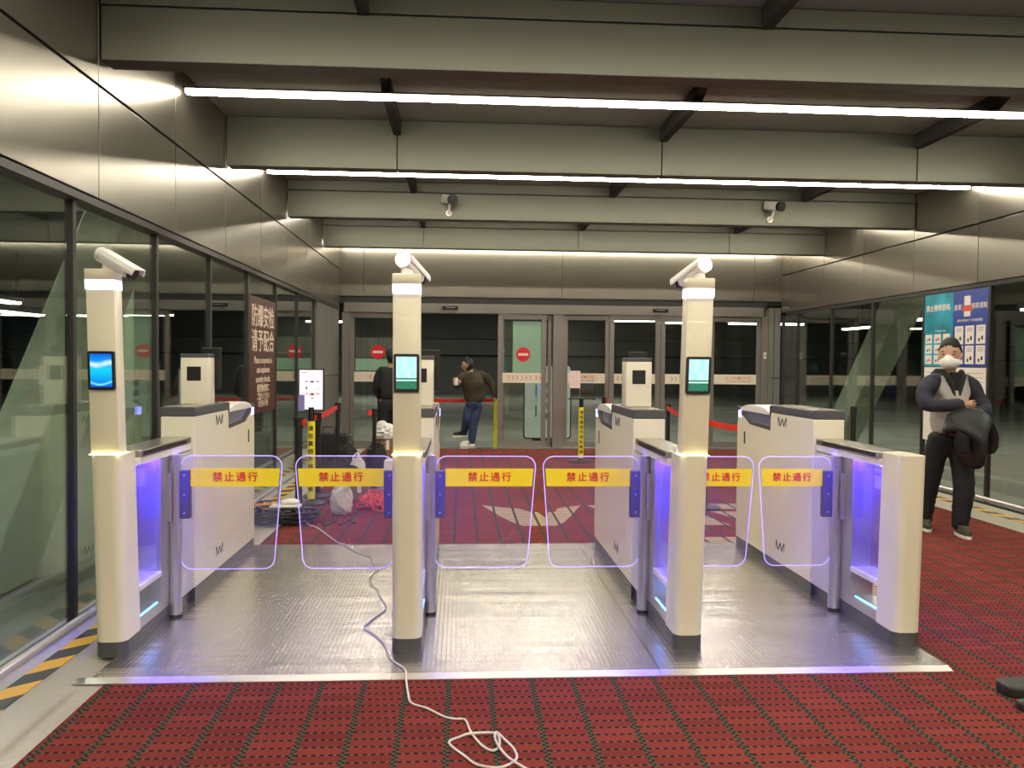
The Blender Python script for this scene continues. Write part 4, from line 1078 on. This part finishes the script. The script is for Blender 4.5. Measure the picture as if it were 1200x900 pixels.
# kiosk sign outside
t = thing('standing_sign', 'white rounded standing sign outside behind the door glass', 'sign', (1.68, 16.0, -0.125))
MB().prism(round_poly(1.22, 2.16, 0.06, 1.52, 0.07), 'y', 15.95, 16.02).build('sign_frame', M_BLACK, t)
kf = MB().prism(round_poly(1.245, 2.135, 0.085, 1.495, 0.055), 'y', 15.942, 15.949).build('sign_face', M_KIOSK, t)
for z in (1.05, 0.85, 0.65, 0.45): MB().prism(round_poly(1.62, 1.74, z, z + 0.12, 0.02), 'y', 15.938, 15.9415).build('pictogram', M_GREYT, kf)
for x, z in ((1.45, 0.9), (1.45, 0.5)): MB().box(x, x + 0.03, 15.938, 15.9415, z, z + 0.22).build('print_column', M_GREYT, kf)
MB().box(1.25, 2.15, 15.85, 16.12, -0.124, -0.06, bev=0.01).build('sign_foot', M_BLACK, t)
MB().box(1.40, 1.98, 15.96, 16.01, -0.06, 0.06).build('sign_leg', M_BLACK, t)
# yellow post and belt outside the open door
t = thing('sign_post', 'yellow wrapped post outside the open doorway by the bending man', 'stand', (0.66, 15.6, -0.125), 'yellow wrapped posts')
MB().lathe([(0.16, -0.124), (0.16, -0.11), (0.05, -0.09)], 0.66, 15.6, 30).build('base', M_BLACK, t, smooth=True)
MB().tube([(0.66, 15.6, -0.09), (0.66, 15.6, 0.95)], 0.03, 16).build('pole', M_BLACK, t, smooth=True)
MB().tube([(0.66, 15.6, -0.06), (0.66, 15.6, 0.86)], 0.036, 20).build('yellow_wrap', M_YELLOW2, t, smooth=True)
belt((-1.6, 16.4, 0.83), (0.62, 15.63, 0.83), 'red belt outside the doorway, passing behind the bending man', 0.075)
t = thing('belt_stanchion', 'black belt stanchion outside, holding the red belt behind the second gate', 'stanchion', (-1.63, 16.42, -0.125), 'black belt stanchions')
MB().lathe([(0.16, -0.124), (0.16, -0.11), (0.05, -0.09)], -1.63, 16.42, 30).build('base', M_BLACK, t, smooth=True)
MB().tube([(-1.63, 16.42, -0.09), (-1.63, 16.42, 0.92)], 0.028, 16).build('pole', M_BLACK, t, smooth=True)

# ------------------------------------------------------------------ people
M_SKIN = mat('skin', (0.52, 0.30, 0.20), 0.5)
M_HAIR = mat('black_hair', (0.010, 0.009, 0.009), 0.6, bump=0.5, bscale=150)
M_MASK = mat('white_mask', (0.86, 0.84, 0.82), 0.7)
def body(t, J, skin_head=True, turn=0.0, tilt=0.0):
    """one continuous skinned body; J: joints in world coordinates"""
    V = []; E = []; R = []
    def add(p, r, prev=None):
        V.append(tuple(p)); R.append(r); i = len(V) - 1
        if prev is not None: E.append((prev, i))
        return i
    pel = add(J['pelvis'], (0.115, 0.085)); wa = add(J['waist'], (0.11, 0.08), pel); ch = add(J['chest'], (0.12, 0.08), wa)
    nb = add(J['neck'], (0.058, 0.055), ch); hd = Vector(J['head'])
    up = (hd - Vector(J['neck'])).normalized()
    h0 = add(hd - up * 0.055, (0.055, 0.060), nb); h1 = add(hd + up * 0.01, (0.072, 0.085), h0); h2 = add(hd + up * 0.075, (0.066, 0.080), h1)
    for s_ in 'LR':
        sh = add(J['sh' + s_], (0.034, 0.034), ch); el = add(J['el' + s_], (0.028, 0.028), sh)
        wr = add(J['wr' + s_], (0.028, 0.024), el)
        hip = add(J['hip' + s_], (0.072, 0.072), pel); kn = add(J['kn' + s_], (0.048, 0.048), hip)
        an = add(J['an' + s_], (0.040, 0.040), kn); to = add(J['to' + s_], (0.036, 0.026), an)
        # palm and five fingers
        w0 = Vector(J['wr' + s_]); d = (Vector(J['ha' + s_]) - w0).normalized()
        side = d.cross(Vector(J['hn' + s_])).normalized(); nrm = side.cross(d).normalized()
        pm = add(w0 + d * 0.055, (0.036, 0.014), wr)
        for k, (o_, L) in enumerate(((-0.030, 0.062), (-0.010, 0.074), (0.010, 0.070), (0.029, 0.055))):
            a = add(w0 + d * 0.088 + side * o_, (0.0092, 0.0085), pm)
            b_ = add(w0 + d * (0.088 + L * 0.55) + side * o_ * 1.1 - nrm * 0.012, (0.0085, 0.008), a)
            add(w0 + d * (0.088 + L * 0.9) + side * o_ * 1.1 - nrm * 0.034, (0.0075, 0.0072), b_)
        a = add(w0 + d * 0.035 - side * 0.045, (0.011, 0.010), pm)
        add(w0 + d * 0.075 - side * 0.058 - nrm * 0.012, (0.009, 0.009), a)
    return skin('body', V, E, R, M_SKIN, t, 2, 0)
def head_detail(t, J, yaw, hair=True, mask=True, tilt=0.0, k=1.08):
    hd = Vector(J['head'])
    R = Matrix.Translation(hd) @ Euler((tilt, 0, yaw)).to_matrix().to_4x4() @ Matrix.Scale(k, 4)
    P = lambda x, y, z: R @ Vector((x, y, z))           # local: face looks to -y
    # skull shaping surface with nose, brow and ears in one mesh
    mb = MB().ball((0, 0, 0), 1.0, 40)
    def f(v):
        n = v.normalized(); x, y, z = n.x * 0.079, n.y * 0.096, n.z * 0.122
        if z < 0: x *= 1 - 0.30 * (-z / 0.122) ** 1.3; y = y * (1 - 0.18 * (-z / 0.122)) - 0.004
        if n.y < -0.5:
            y += 0.006 * math.exp(-((z - 0.012) / 0.012) ** 2) * (1 if abs(x) > 0.012 else 0) * math.exp(-((abs(x) - 0.030) / 0.018) ** 2)
            y -= 0.022 * math.exp(-(x / 0.012) ** 2) * math.exp(-((z + 0.022) / 0.022) ** 2)
        return R @ Vector((x, y, z))
    mb.map(f)
    face = mb.build('face', M_SKIN, t, smooth=True, angle=180)
    for s_ in (-1, 1):
        e = MB().ball((0, 0, 0), 1.0, 14); e.map(lambda v: P(s_ * (0.079 + v.x * 0.010), 0.008 + v.y * 0.020, -0.008 + v.z * 0.032)).build('ear', M_SKIN, t, smooth=True)
        e = MB().ball((0, 0, 0), 1.0, 12); e.map(lambda v: P(s_ * 0.031 + v.x * 0.014, -0.081 + v.y * 0.006, 0.010 + v.z * 0.0055)).build('eye', M_DARKT, t, smooth=True)
        e = MB().box(-0.019, 0.019, -0.004, 0.004, -0.0035, 0.0035, bev=0.002); e.map(lambda v: P(s_ * 0.032 + v.x, -0.084 + v.y + abs(v.x) * 0.25, 0.032 + v.z)).build('eyebrow', M_HAIR, t)
    if mask:
        mb = MB().ball((0, 0, 0), 1.0, 28)
        def g(v):
            n = v.normalized()
            y = n.y * 0.105; 
            if n.y > 0.0: y = n.y * 0.03
            return P(n.x * 0.074, y - 0.012 - 0.018 * math.exp(-(n.x / 0.35) ** 2) * (1 if n.y < 0 else 0), -0.052 + n.z * 0.060 + 0.016 * math.exp(-(n.x / 0.4) ** 2) * (n.z > 0))
        mk = mb.map(g).build('face_mask', M_MASK, t, smooth=True, angle=180)
        for s_ in (-1, 1):
            MB().tube([P(s_ * 0.068, -0.045, -0.025), P(s_ * 0.083, -0.005, 0.012), P(s_ * 0.088, 0.022, 0.002)], 0.0022, 6).build('ear_loop', M_MASK, mk)
    else:
        MB().box(-0.02, 0.02, -0.003, 0.003, -0.003, 0.003, bev=0.001).map(lambda v: P(v.x, -0.092 + v.y, -0.062 + v.z)).build('mouth', mat('lips', (0.35, 0.14, 0.11), 0.5), t)
    if hair:
        mb = MB().ball((0, 0, 0), 1.0, 40)
        def h(v):
            n = v.normalized(); front = max(0, -n.y)
            zmin = -0.22 + 0.89 * front ** 0.6 + 0.10 * noise.noise(n * 7) + (0.15 if abs(n.x) > 0.75 and n.y < 0.25 else 0)
            kk = 0.93 if n.z < zmin else 1.07 + 0.05 * max(0, n.z) + 0.05 * noise.noise(n * 11)
            x, y, z = n.x * 0.079 * kk, (n.y * 0.096) * kk + 0.004, n.z * 0.122 * (kk + (0.05 if kk > 1 else 0))
            return R @ Vector((x, y, z))
        mb.map(h).build('hair', M_HAIR, t, smooth=True, angle=180)
GS = 1.17
def garment(name, chains, m, t, sub=2, root=0):
    """chains: list of lists of (point, radius); first chain is the trunk, others start with an index into the trunk"""
    V = []; E = []; R = []
    for ci, c in enumerate(chains):
        prev = None
        for item in c:
            if isinstance(item, int): prev = item; continue
            V.append(tuple(item[0])); R.append(tuple(q * GS for q in item[1]) if isinstance(item[1], tuple) else item[1] * GS); i = len(V) - 1
            if prev is not None: E.append((prev, i))
            prev = i
    return skin(name, V, E, R, m, t, 3, root, 0.016)
def shoe(t, an, to, m, sole):
    an, to = Vector(an), Vector(to)
    d = (to - an); d.z = 0; L = 0.285; d.normalize(); n = Vector((-d.y, d.x, 0))
    base = min(to.z, an.z)
    def mk(h0, h1, wf, ext, mm, nm, toe=1.0):
        pts = []
        for k in range(26):
            a = 2 * PI * k / 26
            u = math.cos(a); w_ = math.sin(a)
            ww = wf * (0.82 if u < 0 else 1.0)
            pts.append((u * (L / 2 + ext), w_ * ww))
        mb = MB(); A = []
        for (h, sc, sh_) in ((h0, 1.0, 0), (h0 + (h1 - h0) * 0.5, 0.98, 0), (h1, 0.80 if nm == 'shoe_upper' else 1.0, -0.02 if nm == 'shoe_upper' else 0)):
            A.append([mb.bm.verts.new(Vector((an.x, an.y, 0)) + d * (u * sc + 0.075 + sh_) + n * w_ * sc + Vector((0, 0, h - (0.02 * max(0, u / L) if nm == 'shoe_upper' and h == h1 else 0)))) for u, w_ in pts])
        mb.bm.faces.new(A[0][::-1]); mb.bm.faces.new(A[-1])
        for a_, b_ in zip(A, A[1:]):
            for k in range(26): mb.bm.faces.new((a_[k], a_[(k + 1) % 26], b_[(k + 1) % 26], b_[k]))
        return mb.build(nm, mm, t, smooth=True, bevel=0.004)
    z0 = SHOE_Z
    s1 = mk(z0, z0 + 0.028, 0.048, 0.0, sole, 'shoe_sole')
    s2 = mk(z0 + 0.028, z0 + 0.105, 0.044, -0.006, m, 'shoe_upper')

# masked man with folded arms at right
def man_right():
    global SHOE_Z
    t = thing('person', 'person in white face mask and grey vest-like jacket, arms folded over a black coat', 'person', (4.50, 7.27, 0.0065))
    J = dict(pelvis=(4.52, 7.32, 0.93), waist=(4.50, 7.32, 1.07), chest=(4.50, 7.31, 1.29), neck=(4.50, 7.30, 1.49), head=(4.485, 7.27, 1.655),
             shL=(4.335, 7.29, 1.40), shR=(4.69, 7.36, 1.40), elL=(4.205, 7.16, 1.20), elR=(4.80, 7.27, 1.15),
             wrL=(4.47, 7.045, 1.215), wrR=(4.58, 7.08, 1.14), haL=(4.56, 7.05, 1.215), haR=(4.48, 7.09, 1.13), hnL=(0, -1, 0.2), hnR=(0, -1, 0.2),
             hipL=(4.44, 7.36, 0.88), hipR=(4.61, 7.30, 0.88), knL=(4.43, 7.43, 0.48), knR=(4.60, 7.16, 0.47),
             anL=(4.42, 7.52, 0.09), anR=(4.56, 7.20, 0.09), toL=(4.38, 7.41, 0.04), toR=(4.545, 7.08, 0.04))
    body(t, J)
    head_detail(t, J, math.radians(-40), tilt=math.radians(4), k=1.17)
    navy = mat('navy_knit', (0.026, 0.026, 0.045), 0.85, bump=0.2, bscale=60)
    grey = mat('grey_jacket_panel', (0.40, 0.385, 0.35), 0.85, bump=0.2, bscale=60)
    garment('jacket_torso', [[((4.52, 7.32, 0.90), (0.175, 0.125)), ((4.505, 7.32, 1.05), (0.165, 0.120)), ((4.50, 7.315, 1.22), (0.18, 0.115)), ((4.50, 7.31, 1.36), (0.175, 0.105)), ((4.50, 7.31, 1.45), (0.11, 0.075)), ((4.50, 7.305, 1.475), (0.072, 0.07))],
                             [3, ((4.36, 7.30, 1.41), 0.078)], [3, ((4.655, 7.35, 1.41), 0.078)]], grey, t)
    for s_, pts in (('L', [((4.43, 7.31, 1.40), 0.066), ((4.375, 7.30, 1.415), 0.072), ((4.32, 7.29, 1.40), 0.078), ((4.26, 7.265, 1.345), 0.075), ((4.205, 7.21, 1.26), 0.064), ((4.185, 7.145, 1.20), 0.060), ((4.30, 7.075, 1.20), 0.052), ((4.45, 7.04, 1.21), 0.050), ((4.475, 7.04, 1.215), 0.040)]),
                    ('R', [((4.58, 7.33, 1.40), 0.066), ((4.635, 7.345, 1.415), 0.072), ((4.69, 7.355, 1.40), 0.078), ((4.75, 7.345, 1.345), 0.075), ((4.80, 7.31, 1.24), 0.064), ((4.82, 7.25, 1.15), 0.060), ((4.72, 7.15, 1.14), 0.052), ((4.62, 7.10, 1.145), 0.050), ((4.58, 7.08, 1.14), 0.042)])):
        garment('jacket_sleeve', [pts], navy, t)
    # dark shirt in the open collar, hood
    MB().prism([(4.435, 1.50), (4.545, 1.50), (4.52, 1.34), (4.485, 1.22), (4.455, 1.34)], 'y', 7.168, 7.20).build('shirt_front', M_BLACKF, t, bevel=0.006)
    for s_ in (-1, 1):
        MB().tube([(4.49 + s_ * 0.008, 7.165, 1.22), (4.49 + s_ * 0.04, 7.165, 1.36), (4.49 + s_ * 0.075, 7.19, 1.46), (4.50 + s_ * 0.085, 7.26, 1.50)], [0.010, 0.018, 0.026, 0.028], 10).build('jacket_collar', M_BLACKF, t, smooth=True)
    garment('jacket_hood', [[((4.40, 7.36, 1.47), 0.035), ((4.45, 7.42, 1.48), 0.048), ((4.52, 7.43, 1.48), 0.050), ((4.60, 7.38, 1.47), 0.035)]], M_BLACKF, t)
    trs = mat('black_trousers', (0.010, 0.010, 0.013), 0.8, bump=0.25, bscale=25)
    garment('trousers', [[((4.52, 7.32, 0.97), (0.165, 0.115)), ((4.52, 7.32, 0.90), (0.165, 0.120)), ],
                         [1, ((4.44, 7.36, 0.80), 0.100), ((4.425, 7.40, 0.62), 0.088), ((4.42, 7.44, 0.46), 0.078), ((4.41, 7.48, 0.28), 0.072), ((4.41, 7.50, 0.12), 0.064), ((4.41, 7.505, 0.05), 0.058)],
                         [1, ((4.605, 7.30, 0.80), 0.102), ((4.605, 7.23, 0.62), 0.092), ((4.59, 7.18, 0.46), 0.082), ((4.575, 7.18, 0.28), 0.075), ((4.565, 7.19, 0.12), 0.066), ((4.562, 7.195, 0.05), 0.060)]], trs, t)
    SHOE_Z = 0.0065
    olive = mat('olive_shoe', (0.06, 0.06, 0.035), 0.7)
    shoe(t, J['anL'], J['toL'], olive, M_WHITE2); shoe(t, J['anR'], J['toR'], olive, M_WHITE2)
    c = thing('folded_coat', 'bulky black coat draped over folded arms of the masked man', 'coat', (4.48, 7.06, 0.72))
    def drape(nm, outline, y0, y1, m=M_BLACKF):
        return MB().prism(outline, 'y', y0, y1).build(nm, m, c, bevel=0.03)
    garment('coat_body', [[((4.47, 6.98, 1.20), (0.14, 0.05)), ((4.47, 6.96, 1.05), (0.17, 0.055)), ((4.50, 6.96, 0.94), (0.20, 0.06)), ((4.51, 6.98, 0.80), (0.20, 0.055)), ((4.52, 7.00, 0.64), (0.16, 0.045))],
                          [1, ((4.32, 6.99, 1.02), (0.06, 0.045)), ((4.28, 7.00, 0.95), (0.045, 0.035))],
                          [1, ((4.66, 7.02, 1.05), (0.07, 0.05)), ((4.74, 7.06, 0.97), (0.075, 0.05)), ((4.76, 7.07, 0.84), (0.065, 0.045)), ((4.75, 7.07, 0.76), (0.04, 0.035))]], mat('coat_nylon', (0.012, 0.012, 0.014), 0.5, bump=0.8, bscale=9), c)
    garment('coat_sleeve', [[((4.40, 6.91, 1.07), 0.045), ((4.39, 6.90, 0.93), 0.05), ((4.42, 6.91, 0.78), 0.04)]], M_BLACKF, c)
man_right()

# man bending by the open doorway, seen from behind
def man_door():
    global SHOE_Z
    t = thing('person', 'person in dark olive hooded jacket and jeans leaning at the open doorway', 'person', (0.17, 14.95, 0.0))
    J = dict(pelvis=(0.23, 14.97, 0.86), waist=(0.24, 14.96, 0.98), chest=(0.22, 14.93, 1.20), neck=(0.16, 14.93, 1.40), head=(0.115, 14.91, 1.50),
             shL=(0.02, 14.92, 1.30), shR=(0.42, 14.95, 1.30), elL=(-0.10, 14.90, 1.10), elR=(0.57, 14.93, 1.14),
             wrL=(-0.01, 14.80, 1.20), wrR=(0.62, 14.93, 0.95), haL=(-0.07, 14.76, 1.22), haR=(0.63, 14.93, 0.86), hnL=(0, -1, 0), hnR=(1, 0, 0),
             hipL=(0.16, 14.98, 0.80), hipR=(0.29, 14.96, 0.80), knL=(0.10, 14.93, 0.47), knR=(0.23, 14.93, 0.44),
             anL=(0.06, 15.18, 0.24), anR=(0.20, 14.97, 0.09), toL=(-0.06, 15.16, 0.17), toR=(0.12, 14.93, 0.04))
    body(t, J)
    head_detail(t, J, math.radians(-100), mask=False, tilt=math.radians(6))
    ol = mat('olive_jacket', (0.050, 0.044, 0.022), 0.8, noise=0.5, nscale=6, bump=0.5, bscale=20)
    garment('jacket_torso', [[((0.25, 14.97, 0.80), (0.17, 0.12)), ((0.245, 14.96, 0.92), (0.185, 0.13)), ((0.24, 14.95, 1.10), (0.195, 0.14)), ((0.22, 14.94, 1.25), (0.185, 0.125)), ((0.19, 14.94, 1.35), (0.12, 0.10))],
                             [3, ((0.06, 14.92, 1.31), 0.090)], [3, ((0.38, 14.95, 1.31), 0.090)]], ol, t)
    garment('jacket_hood', [[((0.10, 15.0, 1.39), 0.05), ((0.20, 15.02, 1.37), 0.075), ((0.30, 15.0, 1.33), 0.055)]], ol, t)
    garment('jacket_sleeve', [[((0.14, 14.93, 1.31), 0.075), ((0.06, 14.92, 1.31), 0.085), ((-0.04, 14.91, 1.20), 0.074), ((-0.10, 14.89, 1.10), 0.066), ((-0.04, 14.83, 1.16), 0.05)]], ol, t)
    garment('jacket_sleeve', [[((0.30, 14.94, 1.31), 0.075), ((0.38, 14.95, 1.31), 0.085), ((0.49, 14.94, 1.24), 0.072), ((0.57, 14.93, 1.14), 0.064), ((0.615, 14.93, 0.98), 0.052), ((0.62, 14.93, 0.90), 0.045)]], ol, t)
    den = mat('blue_denim', (0.030, 0.052, 0.115), 0.85, noise=0.35, nscale=9)
    garment('jeans', [[((0.24, 14.97, 0.90), (0.15, 0.11)), ((0.235, 14.97, 0.83), (0.15, 0.115))],
                      [1, ((0.16, 14.97, 0.72), 0.092), ((0.11, 14.94, 0.50), 0.076), ((0.085, 15.05, 0.38), 0.068), ((0.065, 15.15, 0.28), 0.058), ((0.06, 15.17, 0.22), 0.05)],
                      [1, ((0.29, 14.96, 0.72), 0.098), ((0.26, 14.94, 0.55), 0.084), ((0.23, 14.93, 0.42), 0.074), ((0.21, 14.95, 0.25), 0.068), ((0.205, 14.965, 0.12), 0.062), ((0.20, 14.97, 0.05), 0.056)]], den, t)
    SHOE_Z = 0.014
    shoe(t, (0.20, 14.97, 0), (0.08, 14.95, 0), M_WHITE2, M_WHITE2)
    SHOE_Z = 0.17
    shoe(t, (0.06, 15.16, 0), (-0.06, 15.13, 0), mat('dark_shoe', (0.02, 0.02, 0.022), 0.6), M_WHITE2)
    MB().box(-0.135, -0.055, 14.74, 14.80, 1.13, 1.27, bev=0.02).build('white_glove', M_WHITE2, t, smooth=True)
man_door()

# dark clad person mostly behind the second tower
def man_back():
    global SHOE_Z
    t = thing('person', 'person in dark clothes half hidden behind the second gate tower', 'person', (-1.13, 13.3, 0.0065))
    x, y = -1.13, 13.3
    J = dict(pelvis=(x, y, 0.93), waist=(x, y, 1.08), chest=(x, y, 1.30), neck=(x, y, 1.48), head=(x + 0.01, y - 0.01, 1.63),
             shL=(x - 0.18, y, 1.40), shR=(x + 0.18, y, 1.40), elL=(x - 0.235, y + 0.02, 1.13), elR=(x + 0.235, y + 0.02, 1.13),
             wrL=(x - 0.20, y + 0.16, 0.98), wrR=(x + 0.20, y + 0.16, 0.98), haL=(x - 0.18, y + 0.24, 0.95), haR=(x + 0.18, y + 0.24, 0.95), hnL=(0, 0, 1), hnR=(0, 0, 1),
             hipL=(x - 0.08, y, 0.88), hipR=(x + 0.08, y, 0.88), knL=(x - 0.09, y + 0.03, 0.48), knR=(x + 0.09, y, 0.48),
             anL=(x - 0.09, y, 0.09), anR=(x + 0.09, y, 0.09), toL=(x - 0.10, y + 0.12, 0.04), toR=(x + 0.10, y + 0.12, 0.04))
    body(t, J); head_detail(t, J, PI, mask=False)
    dk = mat('dark_grey_jacket', (0.018, 0.018, 0.020), 0.85)
    garment('jacket_torso', [[((x, y, 0.92), (0.17, 0.12)), ((x, y, 1.08), (0.165, 0.12)), ((x, y, 1.26), (0.18, 0.125)), ((x, y, 1.40), (0.14, 0.10)), ((x, y, 1.47), (0.07, 0.07))],
                             [3, ((x - 0.15, y, 1.41), 0.07)], [3, ((x + 0.15, y, 1.41), 0.07)]], dk, t)
    for s_ in (-1, 1):
        garment('jacket_sleeve', [[((x + s_ * 0.09, y, 1.40), 0.075), ((x + s_ * 0.16, y, 1.41), 0.080), ((x + s_ * 0.215, y + 0.01, 1.26), 0.068), ((x + s_ * 0.235, y + 0.02, 1.12), 0.060), ((x + s_ * 0.205, y + 0.14, 1.0), 0.050), ((x + s_ * 0.20, y + 0.19, 0.96), 0.042)]], dk, t)
    garment('trousers', [[((x, y, 0.98), (0.155, 0.11)), ((x, y, 0.91), (0.155, 0.115))],
                         [1, ((x - 0.085, y, 0.80), 0.095), ((x - 0.09, y + 0.02, 0.48), 0.078), ((x - 0.09, y, 0.12), 0.064)],
                         [1, ((x + 0.085, y, 0.80), 0.095), ((x + 0.09, y, 0.48), 0.078), ((x + 0.09, y, 0.12), 0.064)]], M_BLACKF, t)
    SHOE_Z = 0.0065
    shoe(t, (x - 0.09, y, 0), (x - 0.10, y + 0.1, 0), M_BLACK, M_BLACK); shoe(t, (x + 0.09, y, 0), (x + 0.10, y + 0.1, 0), M_BLACK, M_BLACK)
man_back()
